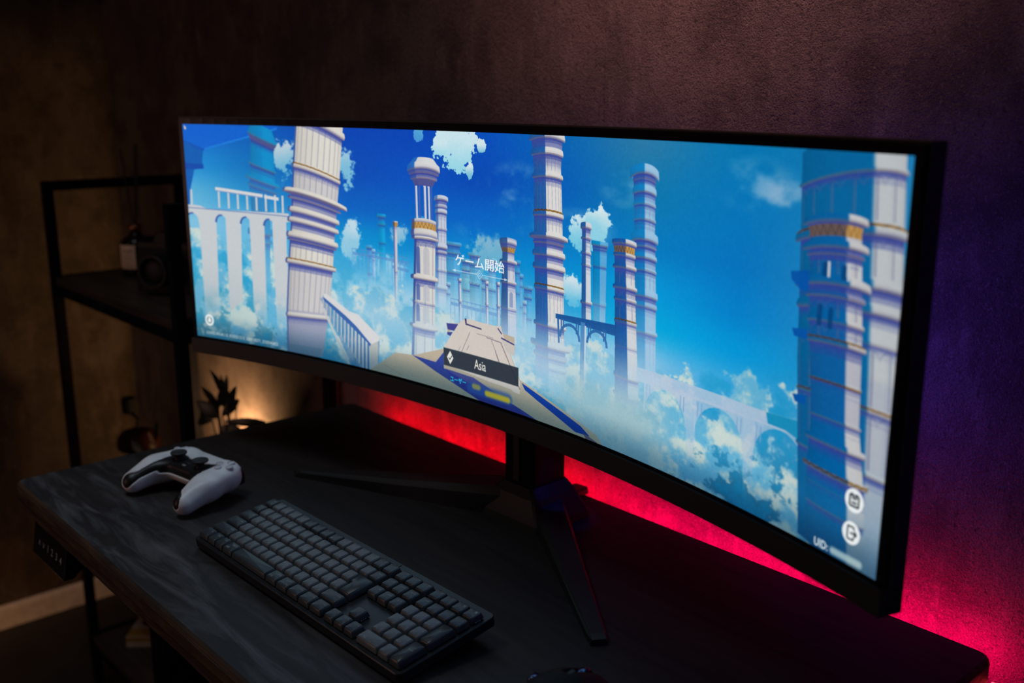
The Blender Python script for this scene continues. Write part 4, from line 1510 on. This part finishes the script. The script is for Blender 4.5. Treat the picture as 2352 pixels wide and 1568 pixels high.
# reed diffuser on the upper shelf
M_BOTTLE = mat('brown_black_glass', (.012, .008, .006), .12)
M_LABEL = mat('cream_label', (.82, .60, .44), .7)
M_REED = mat('dark_reed', (.02, .016, .012), .7)
M_PRINT = mat('brown_print', (.16, .09, .05), .7)
dif = thing('reed_diffuser', 'dark bottle with cream label and three black reeds on the upper shelf', 'diffuser', (-.672, -.123, T + .173))
mesh_obj('bottle', lathe(BM(), [(.030, 0), (.034, .002), (.0345, .006), (.0345, .070), (.033, .077), (.026, .084), (.015, .090), (.012, .094), (.012, .106)], 36), M_BOTTLE, dif, smooth=True)
mesh_obj('label', lathe(BM(), [(.0347, .017), (.0349, .0175), (.0349, .0695), (.0347, .070)], 40, cap=False), M_LABEL, dif, 'cream paper label with brown print', smooth=True)
bm = BM()
va = math.radians(-58)


def lab(x, y):
    a = va + x / .0351
    return Vector((.0352 * math.cos(a), .0352 * math.sin(a), y))


for zz, w in ((.0560, .026), (.0500, .012), (.0440, .020), (.0400, .018), (.0360, .020), (.0300, .014), (.0230, .022)):
    for i in range(6):
        xa, xb = -w / 2 + w * i / 6, -w / 2 + w * (i + 1) / 6
        bm.faces.new([bm.verts.new(lab(*p)) for p in ((xa, zz), (xb, zz), (xb, zz + (.0022 if zz > .055 else .001)), (xa, zz + (.0022 if zz > .055 else .001)))])
mesh_obj('label_print', bm, M_PRINT, dif)
mesh_obj('collar', lathe(BM(), [(.0135, .100), (.0145, .101), (.0145, .112), (.0125, .113)], 28), mat('copper_collar', (.30, .13, .06), .35, metal=.9), dif, smooth=True)
for tip in ((-.068, .008, .275), (-.004, .016, .288), (.062, -.006, .292)):
    bm = BM()
    tube(bm, [(-tip[0] * .1, 0, .012), (tip[0] * .12, 0, .11), (tip[0] * .62, tip[1] * .6, .20), tip], .0017, 8)
    mesh_obj('reed', bm, M_REED, dif, smooth=True)

# camera beside the bottle
cm = thing('photo_camera', 'black camera with a large round lens beside the label bottle on the shelf', 'camera', (-.425, -.150, T + .173), math.radians(30))
M_CAM = mat('camera_leatherette', (.006, .0055, .005), .6, spec=.2, bump=(600., .4, .0006))
M_CAMB = mat('camera_black', (.006, .006, .006), .5, spec=.25)
bm = BM()
loft(bm, [[Vector((x, y, z)) for x, y in rrect(.150, .050, .012, 4)] for z in (0, .002, .088, .091)])
mesh_obj('body', bm, M_CAM, cm)
bm = BM()
loft(bm, [[Vector((x, y, z)) for x, y in rrect(.148 * k, .048 * k, .012, 4)] for k, z in ((1, .0912), (1, .100), (.97, .103))])
mesh_obj('top_plate', bm, M_CAMB, cm)
bm = BM()
loft(bm, [[Vector((x, y, z)) for x, y in rrect(w, .046, .006, 3)] for w, z in ((.060, .103), (.046, .120), (.036, .123))])
mesh_obj('viewfinder_hump', bm, M_CAMB, cm)
RX = Matrix.Rotation(PI / 2, 4, 'X')
lens = mesh_obj('lens', lathe(BM(), [(.034, .024), (.034, .034), (.0325, .035), (.0325, .048), (.0345, .049), (.0345, .066), (.033, .068), (.029, .068), (.027, .058), (.020, .056)], 40, (0, 0, .050), RX), M_CAMB, cm, smooth=False)
mesh_obj('front_glass', lathe(BM(), [(.0265, .0575), (.020, .0600), (.010, .0615), (.002, .0618)], 32, (0, 0, .050), RX), M_CAMB, lens, smooth=True)
for x, r in ((-.052, .011), (.050, .010), (.066, .006)):
    mesh_obj('dial', lathe(BM(), [(r, .103), (r, .110), (r * .9, .111)], 24, (x, 0, 0)), M_STEEL, cm)

# jar with crank lid on the middle shelf
jar = thing('coffee_mill', 'glass hand mill with a dark red lid and black crank knob behind the desk', 'mill', (-.735, -.135, T - .365))
M_GLASS = mat('clear_glass', (.85, .75, .62), .06, trans=.85)
M_RED = mat('dark_red_lid', (.014, .002, .0015), .7, spec=.06)
mesh_obj('glass_body', lathe(BM(), [(.034, 0), (.038, .004), (.038, .090), (.036, .104), (.036, .106)], 36), M_GLASS, jar, smooth=True)
mesh_obj('grounds', lathe(BM(), [(.034, .006), (.0345, .008), (.0345, .050), (.030, .053)], 30), mat('ground_coffee', (.25, .14, .07), .9), jar, smooth=True)
mesh_obj('lid', lathe(BM(), [(.040, .107), (.047, .112), (.0485, .124), (.046, .138), (.038, .150), (.022, .156), (.008, .157)], 40), M_RED, jar, smooth=True)
crank = BM()
tube(crank, [(.0, .0, .150), (.004, 0, .172), (.010, .0, .186), (-.012, -.004, .194), (-.030, -.008, .196)], .0042, 8)
cr = mesh_obj('crank', crank, M_STEEL, jar, smooth=True)
mesh_obj('knob', lathe(BM(), [(.010, .192), (.0150, .194), (.0165, .200), (.0165, .226), (.015, .231), (.006, .232)], 24, (-.024, -.006, 0)), M_STEEL, cr, smooth=True)

# plants on the middle shelf
M_LEAF = mat('dark_green_leaf', (.016, .030, .024), .40, noise=(20., (.010, .020, .016), .4, .6))
M_KNOB = mat('knob_black', (.005, .005, .005), .6, spec=.2)
M_STEM = mat('brown_stem', (.05, .03, .015), .7)
M_POT = mat('cream_pot', (.66, .52, .38), .5)


def leaf_bm(base, tip, width, droop, up):
    """pointed leaf with a folded midrib"""
    b_, t_ = Vector(base), Vector(tip)
    d = t_ - b_
    side = d.cross(Vector(up)).normalized()
    nrm = side.cross(d).normalized()
    bm = BM()
    rows = []
    for i in range(7):
        t = i / 6
        w = width * (math.sin(PI * min(1, t * .92 + .04)) ** .8) * (1 - .25 * t)
        c = b_ + d * t + nrm * (droop * (4 * t * (1 - t)) * d.length * .25)
        rows.append([bm.verts.new(c - side * w / 2 + nrm * w * .12), bm.verts.new(c), bm.verts.new(c + side * w / 2 + nrm * w * .12)])
    for a, b in zip(rows[:-1], rows[1:]):
        for k in (0, 1):
            bm.faces.new((a[k], a[k + 1], b[k + 1], b[k]))
    return bm


def plant(name, label, loc, leaves, pot_r, pot_h, stem_top):
    p = thing(name, label, 'plant', loc)
    mesh_obj('pot', lathe(BM(), [(pot_r * .78, 0), (pot_r * .82, .003), (pot_r, pot_h - .004), (pot_r, pot_h), (pot_r * .9, pot_h), (pot_r * .86, pot_h - .012), (pot_r * .2, pot_h - .013)], 32), M_POT, p, smooth=False)
    for (bx, by, bz), (tx_, ty_, tz_), w, dr in leaves:
        bm = BM()
        tube(bm, [(bx * .1, by * .1, pot_h - .014), (bx * .6, by * .6, (pot_h + bz) / 2), (bx, by, bz)], .0016, 6)
        s = mesh_obj('stem', bm, M_STEM, p, smooth=True)
        mesh_obj('leaf', leaf_bm((bx, by, bz), (tx_, ty_, tz_), w, dr, (.3, -.9, .35)), M_LEAF, s, smooth=True)
    return p


PL = (-.335, -.10, T - .365)


def pv(x, z, y=0.):
    return (x - PL[0], y, z + .365)


# leaf positions as x and height about the desk level
LV = [((-.350, -.075), (-.372, -.012), .020), ((-.330, -.070), (-.338, .018), .018), ((-.322, -.070), (-.306, .012), .016), ((-.318, -.075), (-.268, -.008), .024), ((-.310, -.090), (-.195, -.072), .016),
      ((-.345, -.090), (-.405, -.065), .026), ((-.340, -.085), (-.315, -.052), .024), ((-.365, -.100), (-.425, -.105), .030), ((-.330, -.110), (-.268, -.108), .024), ((-.322, -.120), (-.278, -.132), .022),
      ((-.335, -.145), (-.320, -.195), .026), ((-.370, -.090), (-.392, -.032), .018), ((-.350, -.120), (-.392, -.160), .022), ((-.352, -.080), (-.350, -.030), .030)]
rp = random.Random(8)
plant('potted_plant', 'dark leafy plant in cream pot behind the left back corner of the desk', PL,
      [(pv(a[0], a[1], rp.uniform(-.02, .02)), pv(b[0], b[1], rp.uniform(-.03, .03)), w * 1.35, rp.uniform(-.6, .6)) for a, b, w in LV], .040, .130, 0)
PL2 = (-.600, -.165, T - .365)


def pv2(x, z, y=0.):
    return (x - PL2[0], y, z + .365)


LV2 = [((-.600, -.20), (-.560, -.165), .03), ((-.595, -.215), (-.535, -.20), .028), ((-.590, -.23), (-.520, -.245), .026), ((-.60, -.20), (-.585, -.150), .022), ((-.605, -.22), (-.640, -.200), .026), ((-.60, -.235), (-.56, -.265), .03), ((-.60, -.225), (-.625, -.26), .026)]
plant('trailing_plant', 'low dull green plant between the red lid and the rack post', PL2,
      [(pv2(a[0], a[1], rp.uniform(-.02, .02)), pv2(b[0], b[1], rp.uniform(-.03, .03)), w, rp.uniform(-.6, .6)) for a, b, w in LV2], .030, .085, 0)

# box on the bottom shelf
M_CARD = mat('pale_card', (.34, .28, .22), .7)
M_YEL = mat('yellow_print', (.26, .13, .015), .7)
M_DKP = mat('dark_print', (.03, .02, .015), .7)
bx = thing('cardboard_box', 'pale box with yellow stripe and dark picture on the bottom shelf', 'box', (-.655, -.125, .135), math.radians(50))
mesh_obj('carton', boxm((0, 0, .014), (.17, .15, .028), .002), M_CARD, bx)
bm = BM()
for x0_, x1_, y0_, y1_ in ((-.084, .084, -.073, -.035),):
    bm.faces.new([bm.verts.new((x, y, .0284)) for x, y in ((x0_, y0_), (x1_, y0_), (x1_, y1_), (x0_, y1_))])
bm.faces.new([bm.verts.new((x, -.0754, z)) for x, z in ((-.084, .016), (.084, .016), (.084, .027), (-.084, .027))])
mesh_obj('yellow_stripe', bm, M_YEL, bx)
bm = BM()
for cx_, rx_ in ((-.042, .026), (.032, .026)):
    bm.faces.new([bm.verts.new((cx_ + rx_ * math.cos(2 * PI * i / 24), -.004 + .022 * math.sin(2 * PI * i / 24), .0285)) for i in range(24)])
bm.faces.new([bm.verts.new((x, y, .0286)) for x, y in ((-.07, .006), (.06, .006), (.06, .022), (-.07, .022))])
mesh_obj('dark_picture', bm, M_DKP, bx)
